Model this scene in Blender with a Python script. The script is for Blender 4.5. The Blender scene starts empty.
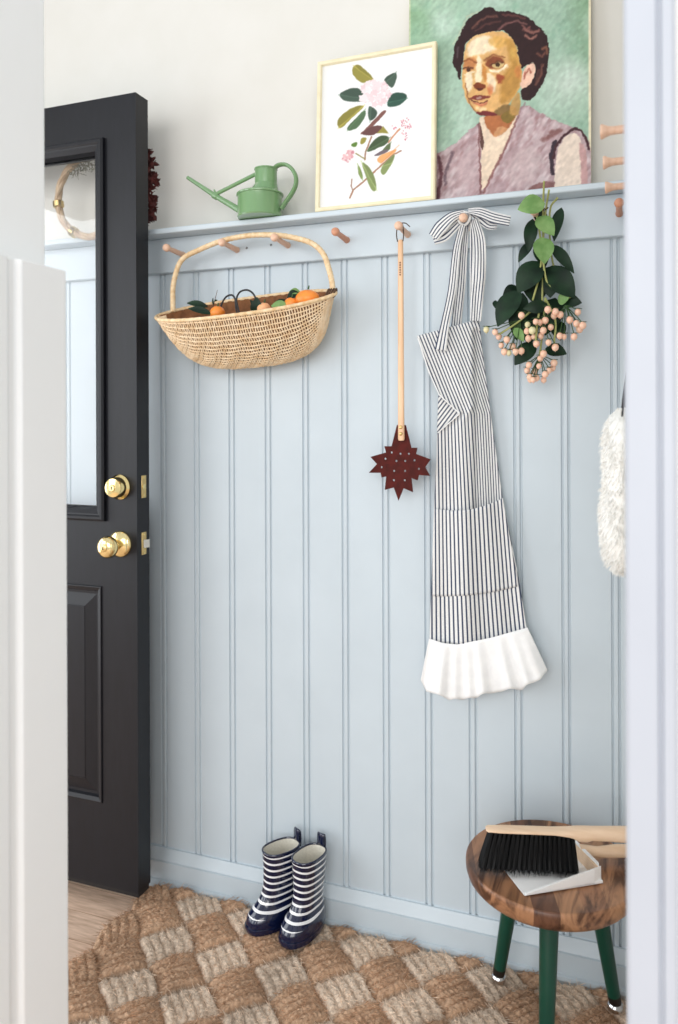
import bpy, math, random
import numpy as np
from mathutils import Vector, Matrix
from mathutils.geometry import tessellate_polygon
random.seed(7); rng = np.random.default_rng(7)
PI = math.pi
scene = bpy.context.scene
col = scene.collection

# ------------------------------------------------------------------ camera maths
FPX, YAW, ROLL, CY, CAM_D, CAM_H = 770.0, .3555, .0036, 420.4, 1.75, 1.22
S_, C_ = math.sin(YAW), math.cos(YAW)
def ray(px, py):
    dx, dy = px-339, py-CY
    a = (dx*math.cos(ROLL)-dy*math.sin(ROLL))/FPX; b = (dx*math.sin(ROLL)+dy*math.cos(ROLL))/FPX
    return Vector((-S_+a*C_, C_+a*S_, -b))
def at(px, py, Y):                      # picture point -> world point at depth Y
    v = ray(px, py); t = (Y+CAM_D)/v.y
    return Vector((0, -CAM_D, CAM_H))+v*t
def atz(px, py, Z):
    v = ray(px, py); t = (Z-CAM_H)/v.z
    return Vector((0, -CAM_D, CAM_H))+v*t
def proj_np(P):
    x = P[:,0]*C_+(P[:,1]+CAM_D)*S_; d = -P[:,0]*S_+(P[:,1]+CAM_D)*C_; z = P[:,2]-CAM_H
    a = FPX*x/d; b = -FPX*z/d
    return np.stack([339+a*math.cos(ROLL)+b*math.sin(ROLL), CY-a*math.sin(ROLL)+b*math.cos(ROLL)], 1)

# ------------------------------------------------------------------ colours and materials
def lin(c):
    return tuple(((v/255)/12.92 if v/255 <= .04045 else ((v/255+.055)/1.055)**2.4) for v in c[:3])+(1.0,)
def new_mat(name):
    m = bpy.data.materials.new(name); m.use_nodes = True
    nt = m.node_tree; return m, nt, nt.nodes['Principled BSDF']
def noise(nt, scale, detail=4, stretch=None, rough=.55):
    tc = nt.nodes.new('ShaderNodeTexCoord'); n = nt.nodes.new('ShaderNodeTexNoise')
    n.inputs['Scale'].default_value = scale; n.inputs['Detail'].default_value = detail
    n.inputs['Roughness'].default_value = rough
    if stretch:
        mp = nt.nodes.new('ShaderNodeMapping'); mp.inputs['Scale'].default_value = stretch
        nt.links.new(tc.outputs['Object'], mp.inputs['Vector']); nt.links.new(mp.outputs[0], n.inputs['Vector'])
    else: nt.links.new(tc.outputs['Object'], n.inputs['Vector'])
    return n
def ramp(nt, fac, stops):
    r = nt.nodes.new('ShaderNodeValToRGB'); e = r.color_ramp.elements
    while len(e) < len(stops): e.new(.5)
    for k, (p, c) in enumerate(stops): e[k].position = p; e[k].color = lin(c)
    nt.links.new(fac, r.inputs[0]); return r
def bump(nt, b, h, strength, dist=.002):
    n = nt.nodes.new('ShaderNodeBump'); n.inputs['Strength'].default_value = strength; n.inputs['Distance'].default_value = dist
    nt.links.new(h, n.inputs['Height']); nt.links.new(n.outputs[0], b.inputs['Normal'])
def mat(name, c, rough=.5, c2=None, scale=20, stretch=None, metal=0, bmp=0, dist=.002, coat=0, spec=.5, sss=0, lo=.35, hi=.65):
    m, nt, b = new_mat(name)
    b.inputs['Roughness'].default_value = rough; b.inputs['Metallic'].default_value = metal
    b.inputs['Specular IOR Level'].default_value = spec
    if coat: b.inputs['Coat Weight'].default_value = coat
    if sss: b.inputs['Subsurface Weight'].default_value = sss; b.inputs['Subsurface Scale'].default_value = .01
    n = noise(nt, scale, 5, stretch)
    r = ramp(nt, n.outputs['Fac'], [(lo, c), (hi, c2 or c)])
    nt.links.new(r.outputs[0], b.inputs['Base Color'])
    if bmp: bump(nt, b, n.outputs['Fac'], bmp, dist)
    return m
def mat_col(name, rough=.8, bmp=.3, scale=200, vary=.12):
    m, nt, b = new_mat(name); b.inputs['Roughness'].default_value = rough; b.inputs['Specular IOR Level'].default_value = .25
    a = nt.nodes.new('ShaderNodeAttribute'); a.attribute_name = 'Col'
    n = noise(nt, scale, 4)
    mx = nt.nodes.new('ShaderNodeMix'); mx.data_type = 'RGBA'; mx.blend_type = 'MULTIPLY'; mx.inputs[0].default_value = 1
    r = ramp(nt, n.outputs['Fac'], [(.25, [255*(1-2*vary)**.45]*3), (.75, (255, 255, 255))])
    nt.links.new(a.outputs['Color'], mx.inputs[6]); nt.links.new(r.outputs[0], mx.inputs[7])
    nt.links.new(mx.outputs[2], b.inputs['Base Color'])
    if bmp: bump(nt, b, n.outputs['Fac'], bmp, .001)
    return m
def mat_stripe(name, light, dark, duty=.42, rough=.9):
    m, nt, b = new_mat(name); b.inputs['Roughness'].default_value = rough; b.inputs['Specular IOR Level'].default_value = .1
    uv = nt.nodes.new('ShaderNodeUVMap'); uv.uv_map = 'UVMap'
    sp = nt.nodes.new('ShaderNodeSeparateXYZ'); nt.links.new(uv.outputs[0], sp.inputs[0])
    fr = nt.nodes.new('ShaderNodeMath'); fr.operation = 'FRACT'; nt.links.new(sp.outputs[0], fr.inputs[0])
    r = ramp(nt, fr.outputs[0], [(0, light), (1-duty-.06, light), (1-duty+.02, dark), (.97, dark)])
    n = noise(nt, 900, 2)
    mx = nt.nodes.new('ShaderNodeMix'); mx.data_type = 'RGBA'; mx.blend_type = 'MULTIPLY'; mx.inputs[0].default_value = 1
    r2 = ramp(nt, n.outputs['Fac'], [(.3, (222, 222, 222)), (.7, (255, 255, 255))])
    nt.links.new(r.outputs[0], mx.inputs[6]); nt.links.new(r2.outputs[0], mx.inputs[7])
    nt.links.new(mx.outputs[2], b.inputs['Base Color'])
    bump(nt, b, n.outputs['Fac'], .25, .0008)
    return m
M = {}
M['panel'] = mat('painted_panelling', (195, 206, 213), .42, (199, 210, 217), 6)
M['plaster'] = mat('cream_plaster', (217, 215, 208), .85, (220, 218, 212), 8, bmp=.05)
M['jamb'] = mat('white_paint_darkened', (187, 192, 201), .45, (191, 196, 205), 5)  # white jamb paint, darkened to offset the strong light it gets
M['jamb_white'] = mat('white_paint_brightened', (245, 246, 245), .5, (247, 248, 247), 5)  # white paint too, set brighter to make up for weaker light
M['ceil'] = mat('ceiling_paint', (240, 239, 236), .9)
M['door'] = mat('charcoal_paint', (13, 14, 20), .42, (17, 18, 25), 14, stretch=(6, 6, 1.2), bmp=.10, dist=.001, spec=.35)
M['black'] = mat('black_rubber', (18, 18, 20), .5)
M['brass'] = mat('polished_brass', (238, 214, 150), .14, (244, 222, 164), 10, metal=1)
M['brass_dull'] = mat('satin_brass', (222, 194, 134), .3, metal=1)
M['steel'] = mat('steel', (215, 215, 212), .25, metal=1)
M['peg'] = mat('beech_wood', (230, 192, 166), .5, (216, 172, 144), 30, stretch=(3, .6, 3))
M['pegdark'] = mat('reddish_beech', (206, 148, 118), .5, (192, 130, 100), 30, stretch=(3, .6, 3))
M['screw'] = mat('grey_metal', (120, 122, 124), .4, metal=.8)
M['green'] = mat('sage_green_enamel', (112, 150, 103), .22, (118, 155, 108), 12, coat=.5)
M['wicker'] = mat('pale_wicker', (242, 220, 188), .55, (226, 194, 152), 60, bmp=.2)
M['slit_shade'] = mat('slit_shade_brown', (150, 100, 62), .8, (112, 72, 42), 45)  # dark tone painted in for the shade behind the weave
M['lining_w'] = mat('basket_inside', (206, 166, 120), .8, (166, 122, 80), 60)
M['rimw'] = mat('wicker_rim', (240, 216, 178), .55, (218, 182, 134), 90, bmp=.3)
M['orange'] = mat('orange_peel', (240, 128, 36), .4, (247, 150, 60), 25, bmp=.1, sss=.1)
M['peach'] = mat('pale_peach_peel', (240, 160, 105), .45, (247, 185, 135), 25, sss=.1)
M['leaf'] = mat('dark_leaf', (11, 32, 19), .5, (24, 52, 30), 30, spec=.25)
M['leaf2'] = mat('bright_leaf', (104, 142, 80), .5, (138, 170, 108), 30, spec=.25)
M['stem'] = mat('green_stem', (150, 160, 90), .6, (176, 176, 110), 40)
M['twig'] = mat('brown_twig', (90, 66, 48), .8)
M['berry'] = mat('peach_berry', (240, 180, 150), .35, (248, 206, 180), 40, sss=.1)
M['berry2'] = mat('pale_green_berry', (214, 208, 150), .4, (232, 222, 180), 40)
M['sepal'] = mat('green_sepal', (52, 84, 40), .6)
M['frame'] = mat('pale_gilt_wood', (236, 227, 196), .45, (226, 215, 180), 30)
M['art'] = mat_col('printed_paper', .8, 0, 200, .01)
M['paint'] = mat_col('oil_paint', .55, .35, 130, .07)
M['board'] = mat('canvas_edge', (226, 210, 170), .8)
M['handle'] = mat('oak_handle', (236, 198, 162), .5, (216, 172, 132), 14, stretch=(6, 6, .5))
M['leather'] = mat('brown_leather', (84, 22, 16), .65, (66, 18, 13), 60, bmp=.1, spec=.2)
M['cord'] = mat('leather_cord', (70, 52, 40), .8)
M['burn'] = mat('burnt_mark', (96, 58, 36), .8)
M['ticking'] = mat_stripe('striped_ticking', (238, 238, 236), (70, 78, 100), .36)
M['white'] = mat('white_linen', (243, 243, 242), .9, (236, 236, 236), 40, bmp=.1)
M['fur'] = mat('white_fur', (253, 252, 248), .95, spec=.1)
M['navy'] = mat('navy_rubber', (13, 22, 54), .16, coat=.6)
M['lining'] = mat('cotton_lining', (214, 209, 196), .9, (226, 221, 208), 200, bmp=.2)
M['rug'] = mat_col('braided_coir', 1.0, .8, 420, .20)
M['fibre'] = mat_col('coir_fibre', 1.0, 0, 60, .12)
M['legs'] = mat('dark_green_lacquer', (10, 64, 50), .3, (12, 70, 54), 10)
M['ferrule'] = mat('dark_ferrule', (60, 52, 48), .35, metal=.7)
M['chrome'] = mat('chrome', (220, 220, 222), .12, metal=1)
M['bristle'] = mat('black_bristle', (7, 8, 10), .5, spec=.22)
M['pale'] = mat('pale_wood', (242, 212, 182), .5, (232, 198, 164), 12, stretch=(.6, 6, 6))
M['panwhite'] = mat('white_lacquer', (250, 250, 249), .35)
M['strap'] = mat('black_strap', (34, 34, 36), .6)
M['hoop'] = mat('tan_willow', (205, 180, 150), .6, (180, 150, 120), 40)
M['reflection_tufts'] = mat('reflection_grey', (120, 118, 104), 1, (150, 148, 132), 80)  # grey of a reflection in the glass, put into colour
M['dried'] = mat('dried_burgundy', (60, 22, 22), .9, (92, 40, 36), 60)
# walnut: staves with their own tone and a stretched grain
m, nt, b = new_mat('walnut_staves'); b.inputs['Roughness'].default_value = .38
tc = nt.nodes.new('ShaderNodeTexCoord'); sx = nt.nodes.new('ShaderNodeSeparateXYZ'); nt.links.new(tc.outputs['Object'], sx.inputs[0])
def mth(op, a, bb=None):
    n = nt.nodes.new('ShaderNodeMath'); n.operation = op
    for i, v in enumerate((a, bb)):
        if v is None: continue
        if isinstance(v, (int, float)): n.inputs[i].default_value = v
        else: nt.links.new(v, n.inputs[i])
    return n.outputs[0]
sk = mth('ADD', sx.outputs[0], mth('MULTIPLY', sx.outputs[1], .28))
fl = mth('FLOOR', mth('DIVIDE', mth('ADD', sk, .012), .047))
wn = nt.nodes.new('ShaderNodeTexWhiteNoise'); wn.noise_dimensions = '1D'; nt.links.new(mth('ADD', fl, 5.0), wn.inputs['W'])
r1 = ramp(nt, wn.outputs['Value'], [(0, (122, 84, 64)), (.35, (150, 108, 82)), (.6, (198, 150, 112)), (1, (172, 124, 92))])
n1 = noise(nt, 3.2, 6, (9, 1.6, 5)); n1.inputs['Distortion'].default_value = 1.6
r2 = ramp(nt, n1.outputs['Fac'], [(.36, (122, 108, 102)), (.55, (232, 226, 220)), (.75, (255, 250, 246))])
mx = nt.nodes.new('ShaderNodeMix'); mx.data_type = 'RGBA'; mx.blend_type = 'MULTIPLY'; mx.inputs[0].default_value = 1
nt.links.new(r1.outputs[0], mx.inputs[6]); nt.links.new(r2.outputs[0], mx.inputs[7]); nt.links.new(mx.outputs[2], b.inputs['Base Color'])
M['walnut'] = m
# oak floor: planks along X
m, nt, b = new_mat('oak_planks'); b.inputs['Roughness'].default_value = .45
tc = nt.nodes.new('ShaderNodeTexCoord'); br = nt.nodes.new('ShaderNodeTexBrick')
nt.links.new(tc.outputs['Object'], br.inputs['Vector'])
br.inputs['Scale'].default_value = 1; br.inputs['Brick Width'].default_value = 1.1; br.inputs['Row Height'].default_value = .09
br.inputs['Mortar Size'].default_value = .0012; br.inputs['Color1'].default_value = lin((230, 202, 180)); br.inputs['Color2'].default_value = lin((222, 190, 166))
br.inputs['Mortar'].default_value = lin((176, 142, 116))
n1 = noise(nt, 14, 6, (1, 9, 1)); r2 = ramp(nt, n1.outputs['Fac'], [(.3, (206, 198, 190)), (.65, (255, 255, 255))])
mx = nt.nodes.new('ShaderNodeMix'); mx.data_type = 'RGBA'; mx.blend_type = 'MULTIPLY'; mx.inputs[0].default_value = 1
nt.links.new(br.outputs[0], mx.inputs[6]); nt.links.new(r2.outputs[0], mx.inputs[7]); nt.links.new(mx.outputs[2], b.inputs['Base Color'])
M['oak'] = m
# window glass
m = bpy.data.materials.new('clear_glass'); m.use_nodes = True; nt = m.node_tree; nt.nodes.clear()
o = nt.nodes.new('ShaderNodeOutputMaterial'); t = nt.nodes.new('ShaderNodeBsdfTransparent'); g = nt.nodes.new('ShaderNodeBsdfGlossy')
g.inputs['Roughness'].default_value = .02; fz = nt.nodes.new('ShaderNodeFresnel'); fz.inputs['IOR'].default_value = 1.32
ms = nt.nodes.new('ShaderNodeMixShader'); nt.links.new(fz.outputs[0], ms.inputs[0]); nt.links.new(t.outputs[0], ms.inputs[1]); nt.links.new(g.outputs[0], ms.inputs[2])
nt.links.new(ms.outputs[0], o.inputs[0]); M['glass'] = m
# striped rubber: rows by height
m, nt, b = new_mat('striped_rubber'); b.inputs['Roughness'].default_value = .15; b.inputs['Coat Weight'].default_value = .6
uv = nt.nodes.new('ShaderNodeUVMap'); uv.uv_map = 'UVMap'; sp = nt.nodes.new('ShaderNodeSeparateXYZ'); nt.links.new(uv.outputs[0], sp.inputs[0])
fr = nt.nodes.new('ShaderNodeMath'); fr.operation = 'FRACT'; nt.links.new(sp.outputs[0], fr.inputs[0])
gt = nt.nodes.new('ShaderNodeMath'); gt.operation = 'GREATER_THAN'; gt.inputs[1].default_value = .68; nt.links.new(fr.outputs[0], gt.inputs[0])
g2 = nt.nodes.new('ShaderNodeMath'); g2.operation = 'GREATER_THAN'; g2.inputs[1].default_value = .5; nt.links.new(sp.outputs[1], g2.inputs[0])
ml = nt.nodes.new('ShaderNodeMath'); ml.operation = 'MULTIPLY'; nt.links.new(gt.outputs[0], ml.inputs[0]); nt.links.new(g2.outputs[0], ml.inputs[1])
mx = nt.nodes.new('ShaderNodeMix'); mx.data_type = 'RGBA'; nt.links.new(ml.outputs[0], mx.inputs[0])
mx.inputs[6].default_value = lin((13, 22, 54)); mx.inputs[7].default_value = lin((238, 238, 238)); nt.links.new(mx.outputs[2], b.inputs['Base Color'])
M['bootstripe'] = m

# ------------------------------------------------------------------ mesh builder
def V(*a): return Vector(a)
class MB:
    def __init__(s): s.v = []; s.f = []; s.m = []; s.uv = {}; s.c = {}
    def vert(s, p): s.v.append(tuple(p)); return len(s.v)-1
    def face(s, idx, m=0): s.f.append(tuple(idx)); s.m.append(m)
    def box(s, x0, x1, y0, y1, z0, z1, m=0):
        i = [s.vert(p) for p in ((x0,y0,z0),(x1,y0,z0),(x1,y1,z0),(x0,y1,z0),(x0,y0,z1),(x1,y0,z1),(x1,y1,z1),(x0,y1,z1))]
        for q in ((3,2,1,0),(4,5,6,7),(0,1,5,4),(1,2,6,5),(2,3,7,6),(3,0,4,7)): s.face([i[k] for k in q], m)
    def hexa(s, P, m=0):            # eight corners, bottom ring then top ring
        i = [s.vert(p) for p in P]
        for q in ((3,2,1,0),(4,5,6,7),(0,1,5,4),(1,2,6,5),(2,3,7,6),(3,0,4,7)): s.face([i[k] for k in q], m)
    def grid(s, P, close_u=False, close_v=False, m=0, uv=None):
        nu, nv = len(P), len(P[0]); i0 = len(s.v)
        for a in range(nu):
            for b in range(nv):
                k = s.vert(P[a][b])
                if uv: s.uv[k] = uv[a][b]
        for a in range(nu if close_u else nu-1):
            for b in range(nv if close_v else nv-1):
                a2, b2 = (a+1) % nu, (b+1) % nv
                s.face((i0+a*nv+b, i0+a2*nv+b, i0+a2*nv+b2, i0+a*nv+b2), m)
        return i0
    def rings(s, R, m=0, cap0=True, cap1=True):
        i0 = s.grid(R, close_v=True, m=m); n = len(R[0])
        if cap0: s.face(range(i0, i0+n), m)
        if cap1: s.face(reversed(range(i0+(len(R)-1)*n, i0+len(R)*n)), m)
        return i0
    def tube(s, path, r, n=8, m=0, closed=False, flat=1.0, up=None):
        path = [Vector(p) for p in path]; N = len(path)
        rr = r if isinstance(r, (list, tuple)) else [r]*N
        R = []; prev = None
        for k in range(N):
            if closed: t = path[(k+1) % N]-path[k-1]
            else: t = path[min(k+1, N-1)]-path[max(k-1, 0)]
            t.normalize()
            if prev is None:
                ref = Vector(up) if up else (Vector((0,0,1)) if abs(t.z) < .9 else Vector((0,1,0)))
                nrm = (ref-t*ref.dot(t)).normalized()
            else: nrm = (prev-t*prev.dot(t)).normalized()
            prev = nrm; bi = t.cross(nrm)
            R.append([path[k]+nrm*math.cos(2*PI*j/n)*rr[k]+bi*math.sin(2*PI*j/n)*rr[k]*flat for j in range(n)])
        if closed: s.grid(R, close_u=True, close_v=True, m=m)
        else: s.rings(R, m)
    def lathe(s, prof, o, ax=(0,0,1), n=24, m=0, sx=1, sy=1):
        ax = Vector(ax).normalized(); u = Vector((1,0,0)) if abs(ax.x) < .9 else Vector((0,1,0))
        u = (u-ax*u.dot(ax)).normalized(); w = ax.cross(u); o = Vector(o)
        R = [[o+ax*h+u*math.cos(2*PI*j/n)*r*sx+w*math.sin(2*PI*j/n)*r*sy for j in range(n)] for r, h in prof]
        s.rings(R, m)
    def sphere(s, c, r, n=14, m=0, sc=(1,1,1)):
        c = Vector(c); k = max(6, n//2); R = []
        for a in range(1, k):
            th = PI*a/k
            R.append([c+Vector((math.sin(th)*math.cos(2*PI*j/n)*r*sc[0], math.sin(th)*math.sin(2*PI*j/n)*r*sc[1], math.cos(th)*r*sc[2])) for j in range(n)])
        s.rings(R, m)
    def shape(s, outer, holes, o, u, w, th, m=0):      # flat outline with true holes, thickness th along u x w
        o, u, w = Vector(o), Vector(u), Vector(w); nn = u.cross(w).normalized()
        loops = [outer]+list(holes)
        tris = tessellate_polygon([[Vector((x, y, 0)) for x, y in L] for L in loops])
        pts = [p for L in loops for p in L]
        fr = [s.vert(o+u*x+w*y) for x, y in pts]; bk = [s.vert(o+u*x+w*y+nn*th) for x, y in pts]
        for t in tris: s.face([fr[k] for k in t], m); s.face([bk[k] for k in reversed(t)], m)
        k0 = 0
        for L in loops:
            n = len(L)
            for a in range(n):
                b2 = (a+1) % n; s.face((fr[k0+a], fr[k0+b2], bk[k0+b2], bk[k0+a]), m)
            k0 += n
    def leaf(s, base, tip, width, nrm, m=0, fold=.25, curl=.12, nseg=8):
        base, tip = Vector(base), Vector(tip); d = tip-base; L = d.length; t = d/L
        nrm = Vector(nrm); nrm = (nrm-t*nrm.dot(t)).normalized(); sd = t.cross(nrm)
        P = []
        for a in range(nseg+1):
            q = a/nseg; w = width*.5*math.sin(PI*(q**.85))**.8 if 0 < q < 1 else .0006
            c = base+t*L*q+nrm*(curl*L*math.sin(PI*q))
            P.append([c+sd*w*k+nrm*(abs(k)*w*fold) for k in (-1, -.5, 0, .5, 1)])
        Q = [[p-nrm*.0007 for p in row] for row in P]
        R = [row+list(reversed(q)) for row, q in zip(P, Q)]
        s.rings(R, m)
    def build(s, name, mats, parent=None, loc=None, smooth=True, angle=40, bevel=0, seg=2):
        base = Vector((0,0,0))
        if parent is not None:
            p = parent
            while p is not None: base += p.location; p = p.parent
        if loc is not None: base += Vector(loc)-base if parent is None else Vector((0,0,0))
        me = bpy.data.meshes.new(name)
        me.from_pydata([(x-base.x, y-base.y, z-base.z) for x, y, z in s.v], [], s.f)
        for mm in (mats if isinstance(mats, (list, tuple)) else [mats]): me.materials.append(M[mm])
        me.polygons.foreach_set('material_index', s.m)
        if s.uv:
            L = me.uv_layers.new(name='UVMap')
            li = np.zeros(len(me.loops), dtype=np.int32); me.loops.foreach_get('vertex_index', li)
            arr = np.zeros((len(s.v), 2), dtype=np.float32)
            for k, q in s.uv.items(): arr[k] = q
            L.data.foreach_set('uv', arr[li].ravel())
        if s.c:
            A = me.color_attributes.new('Col', 'FLOAT_COLOR', 'POINT')
            arr = np.ones((len(s.v), 4), dtype=np.float32)
            if isinstance(s.c, np.ndarray): pass
            for k, q in s.c.items(): arr[k] = q
            A.data.foreach_set('color', arr.ravel())
        me.validate(); me.update()
        import bmesh
        bm = bmesh.new(); bm.from_mesh(me); bmesh.ops.recalc_face_normals(bm, faces=bm.faces); bm.to_mesh(me); bm.free()
        if smooth:
            me.polygons.foreach_set('use_smooth', [True]*len(me.polygons)); me.set_sharp_from_angle(angle=math.radians(angle))
        ob = bpy.data.objects.new(name, me); col.objects.link(ob)
        if parent is not None: ob.parent = parent
        elif loc is not None: ob.location = loc
        if bevel:
            bv = ob.modifiers.new('bevel', 'BEVEL'); bv.width = bevel; bv.segments = seg; bv.limit_method = 'ANGLE'; bv.angle_limit = math.radians(35)
        return ob
def tag(o, label, cat, group=None, kind=None):
    o['label'] = label; o['category'] = cat
    if group: o['group'] = group
    if kind: o['kind'] = kind
    return o
def thing(name, loc, label, cat, group=None):
    o = bpy.data.objects.new(name, None); o.empty_display_size = .02; col.objects.link(o); o.location = loc
    return tag(o, label, cat, group)
def struct(o): o['kind'] = 'structure'; return o
def numcol(me_ob, arr):                     # per-vertex colours from an (n,3) linear array
    A = me_ob.data.color_attributes.new('Col', 'FLOAT_COLOR', 'POINT')
    a = np.ones((len(arr), 4), dtype=np.float32); a[:, :3] = arr; A.data.foreach_set('color', a.ravel())
def smoothpath(pts, n=24, closed=False):    # Catmull-Rom through points
    pts = [Vector(p) for p in pts]; N = len(pts); out = []
    segs = N if closed else N-1
    for i in range(segs):
        p1, p2 = pts[i], pts[(i+1) % N]
        p0 = pts[i-1] if (i > 0 or closed) else p1*2-p2
        p3 = pts[(i+2) % N] if (i+2 < N or closed) else p2*2-p1
        k = max(2, n//segs)
        for j in range(k):
            t = j/k
            out.append(.5*((2*p1)+(p2-p0)*t+(2*p0-5*p1+4*p2-p3)*t*t+(3*p1-p0-3*p2+p3)*t**3))
    if not closed: out.append(pts[-1])
    return out
def lerp_knots(K, t):                       # K: [(t, x, y...)]
    for a, b in zip(K, K[1:]):
        if t <= b[0]:
            q = (t-a[0])/(b[0]-a[0]) if b[0] > a[0] else 0
            return [x+(y-x)*q for x, y in zip(a[1:], b[1:])]
    return list(K[-1][1:])

# ------------------------------------------------------------------ the room
XL, XR = -2.05, .045
b = MB(); b.box(-2.2, .2, .012, .13, 0, 2.65); struct(b.build('wall_back', 'plaster'))
b = MB(); b.box(XR, .16, -.84, .012, 0, 2.65); struct(b.build('wall_right', 'plaster'))
b = MB(); b.box(-2.17, XL, -.13, .012, 0, 2.65); b.box(-2.17, XL, -1.2, -.13, 2.07, 2.65); struct(b.build('wall_left', 'plaster'))
b = MB(); b.box(-3.4, 1.6, -3.6, .13, -.06, 0); struct(b.build('floor', 'oak'))
# panelling with double grooves and a bead between
GW, GX0 = .1025, -1.1468
prof = [(XL, 0)]
k = -8
while GX0+k*GW < XR-.02:
    gx = GX0+k*GW; k += 1
    if gx < XL+.02: continue
    for sgn in (-1, 1):
        c = gx+sgn*.0070
        seq = [(c-.0030, 0), (c-.0013, .0042), (c+.0013, .0042), (c+.0030, 0)]
        prof += seq
        if sgn == -1: prof += [(gx-.003, -.0006), (gx+.003, -.0006)]
prof.append((XR, 0))
b = MB()
n = len(prof)
lo = [b.vert((x, y, .05)) for x, y in prof]; hi = [b.vert((x, y, 1.64)) for x, y in prof]
lo2 = [b.vert((x, .0119, .05)) for x, y in prof]; hi2 = [b.vert((x, .0119, 1.64)) for x, y in prof]
for a in range(n-1):
    b.face((lo[a], lo[a+1], hi[a+1], hi[a])); b.face((lo2[a+1], lo2[a], hi2[a], hi2[a+1]))
    b.face((hi[a], hi[a+1], hi2[a+1], hi2[a])); b.face((lo[a+1], lo[a], lo2[a], lo2[a+1]))
b.face((lo[0], hi[0], hi2[0], lo2[0])); b.face((lo[-1], lo2[-1], hi2[-1], hi[-1]))
struct(b.build('trim_1', 'panel', smooth=False))
SH_Y = -.066; SH_T = at(314, 212, SH_Y).z; SH_B = SH_T-.0145
b = MB(); b.box(XL, XR, -.018, .0118, 1.6075, SH_B); struct(b.build('trim_2', 'panel', bevel=.0025))
b = MB(); b.box(XL, XR, SH_Y, .0118, SH_B, SH_T); struct(b.build('trim_3', 'panel', bevel=.003))
pr = [(.0, .093), (-.006, .093), (-.010, .086), (-.012, .078), (-.016, .072), (-.018, .067), (-.0135, .0645), (-.018, .062),
      (-.018, .018), (-.024, .016), (-.028, .010), (-.029, 0), (.0, 0)]
b = MB(); b.rings([[V(XL, y, z) for y, z in pr], [V(XR, y, z) for y, z in pr]]); struct(b.build('baseboard_back', 'panel', angle=25))
# side-wall peg rail
b = MB(); b.box(.029, XR, -.83, -.019, 1.6075, 1.70); struct(b.build('trim_4', 'panel', bevel=.0025))
# the opening the camera looks through: stub of wall with a jamb lining on the left, casing on the right
b = MB(); b.box(-.90, -.787, -1.02, -.85, 0, 2.65); struct(b.build('wall_front', 'jamb_white', bevel=.004))
b = MB()
b.rings([[V(x, y, z) for x, y in ((-.787, -1.02), (-.747, -1.02), (-.750, -.963), (-.7565, -.957), (-.7565, -.944), (-.750, -.938), (-.750, -.852), (-.753, -.849), (-.787, -.849))] for z in (0, 1.436)])
struct(b.build('trim_5', 'jamb_white', bevel=.002))
b = MB(); b.box(.046, .9, -.95, -.84, 0, 2.65); struct(b.build('wall_corner', 'ceil'))
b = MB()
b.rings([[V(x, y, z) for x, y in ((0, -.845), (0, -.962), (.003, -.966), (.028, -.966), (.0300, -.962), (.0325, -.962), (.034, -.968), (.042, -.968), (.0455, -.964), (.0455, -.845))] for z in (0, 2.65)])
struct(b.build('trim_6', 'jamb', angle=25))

# ------------------------------------------------------------------ the black door, open flat in front of the wall
DF, DB = -.155, -.1035
DX0, DX1, DZ0, DZ1 = -2.02, -1.1205, .062, 2.0255
LX0, LX1, LZ0, LZ1 = -1.931, -1.210, .9705, 1.925
def frame_rect(b, x0, x1, z0, z1, prof, m=0, fill=False):     # prof: (inset, Y)
    loops = [[b.vert((x0+i, y, z0+i)), b.vert((x1-i, y, z0+i)), b.vert((x1-i, y, z1-i)), b.vert((x0+i, y, z1-i))] for i, y in prof]
    for A, B in zip(loops, loops[1:]):
        for k in range(4): b.face((A[k], A[(k+1) % 4], B[(k+1) % 4], B[k]), m)
    if fill: b.face(loops[-1], m)
b = MB()
hx0, hx1, hz0, hz1 = LX0+.02, LX1-.02, LZ0+.02, LZ1-.02
p1x0, p1x1, p2x0, p2x1, pz0, pz1 = -1.9165, -1.630, -1.511, -1.2245, .2675, .808
for q in ((DX0, hx0, DZ0, DZ1), (hx1, DX1, DZ0, DZ1), (hx0, hx1, hz1, DZ1), (hx0, hx1, pz1, hz0), (hx0, hx1, DZ0, pz0),
          (hx0, p1x0, pz0, pz1), (p1x1, p2x0, pz0, pz1), (p2x1, hx1, pz0, pz1)):
    b.box(q[0], q[1], DF, DB, q[2], q[3])
door = struct(b.build('door_1', 'door', loc=(DX0, -.134, DZ0), smooth=False))
for (x0, x1) in ((p1x0, p1x1), (p2x0, p2x1)):
    b = MB()
    for f_, s_ in ((DF, 1), (DB, -1)):
        frame_rect(b, x0, x1, pz0, pz1, [(0, f_), (.001, f_-.0035*s_), (.003, f_-.004*s_), (.012, f_-.0002*s_), (.015, f_+.0075*s_), (.022, f_+.008*s_), (.052, f_+.001*s_), (.054, f_-.0005*s_)], fill=True)
    b.build('raised_panel', 'door', door, smooth=False)
b = MB()
for f_, s_ in ((DF, 1), (DB, -1)):
    frame_rect(b, LX0, LX1, LZ0, LZ1, [(0, f_+.003*s_), (.001, f_-.009*s_), (.006, f_-.013*s_), (.012, f_-.013*s_), (.016, f_-.009*s_), (.019, f_-.0085*s_), (.030, f_-.001*s_), (.0345, f_+.016*s_), (.02, f_+.018*s_)])
b.build('glazing_frame', 'door', door, smooth=False)
b = MB(); b.box(LX0+.03, LX1-.03, -.136, -.132, LZ0+.03, LZ1-.03); b.build('glass_pane', 'glass', door, smooth=False)
b = MB(); b.box(DX0, DX1-.002, DF+.004, DB-.004, .050, DZ0); b.build('door_sweep', 'black', door, smooth=False)
KX = -1.1695
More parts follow.
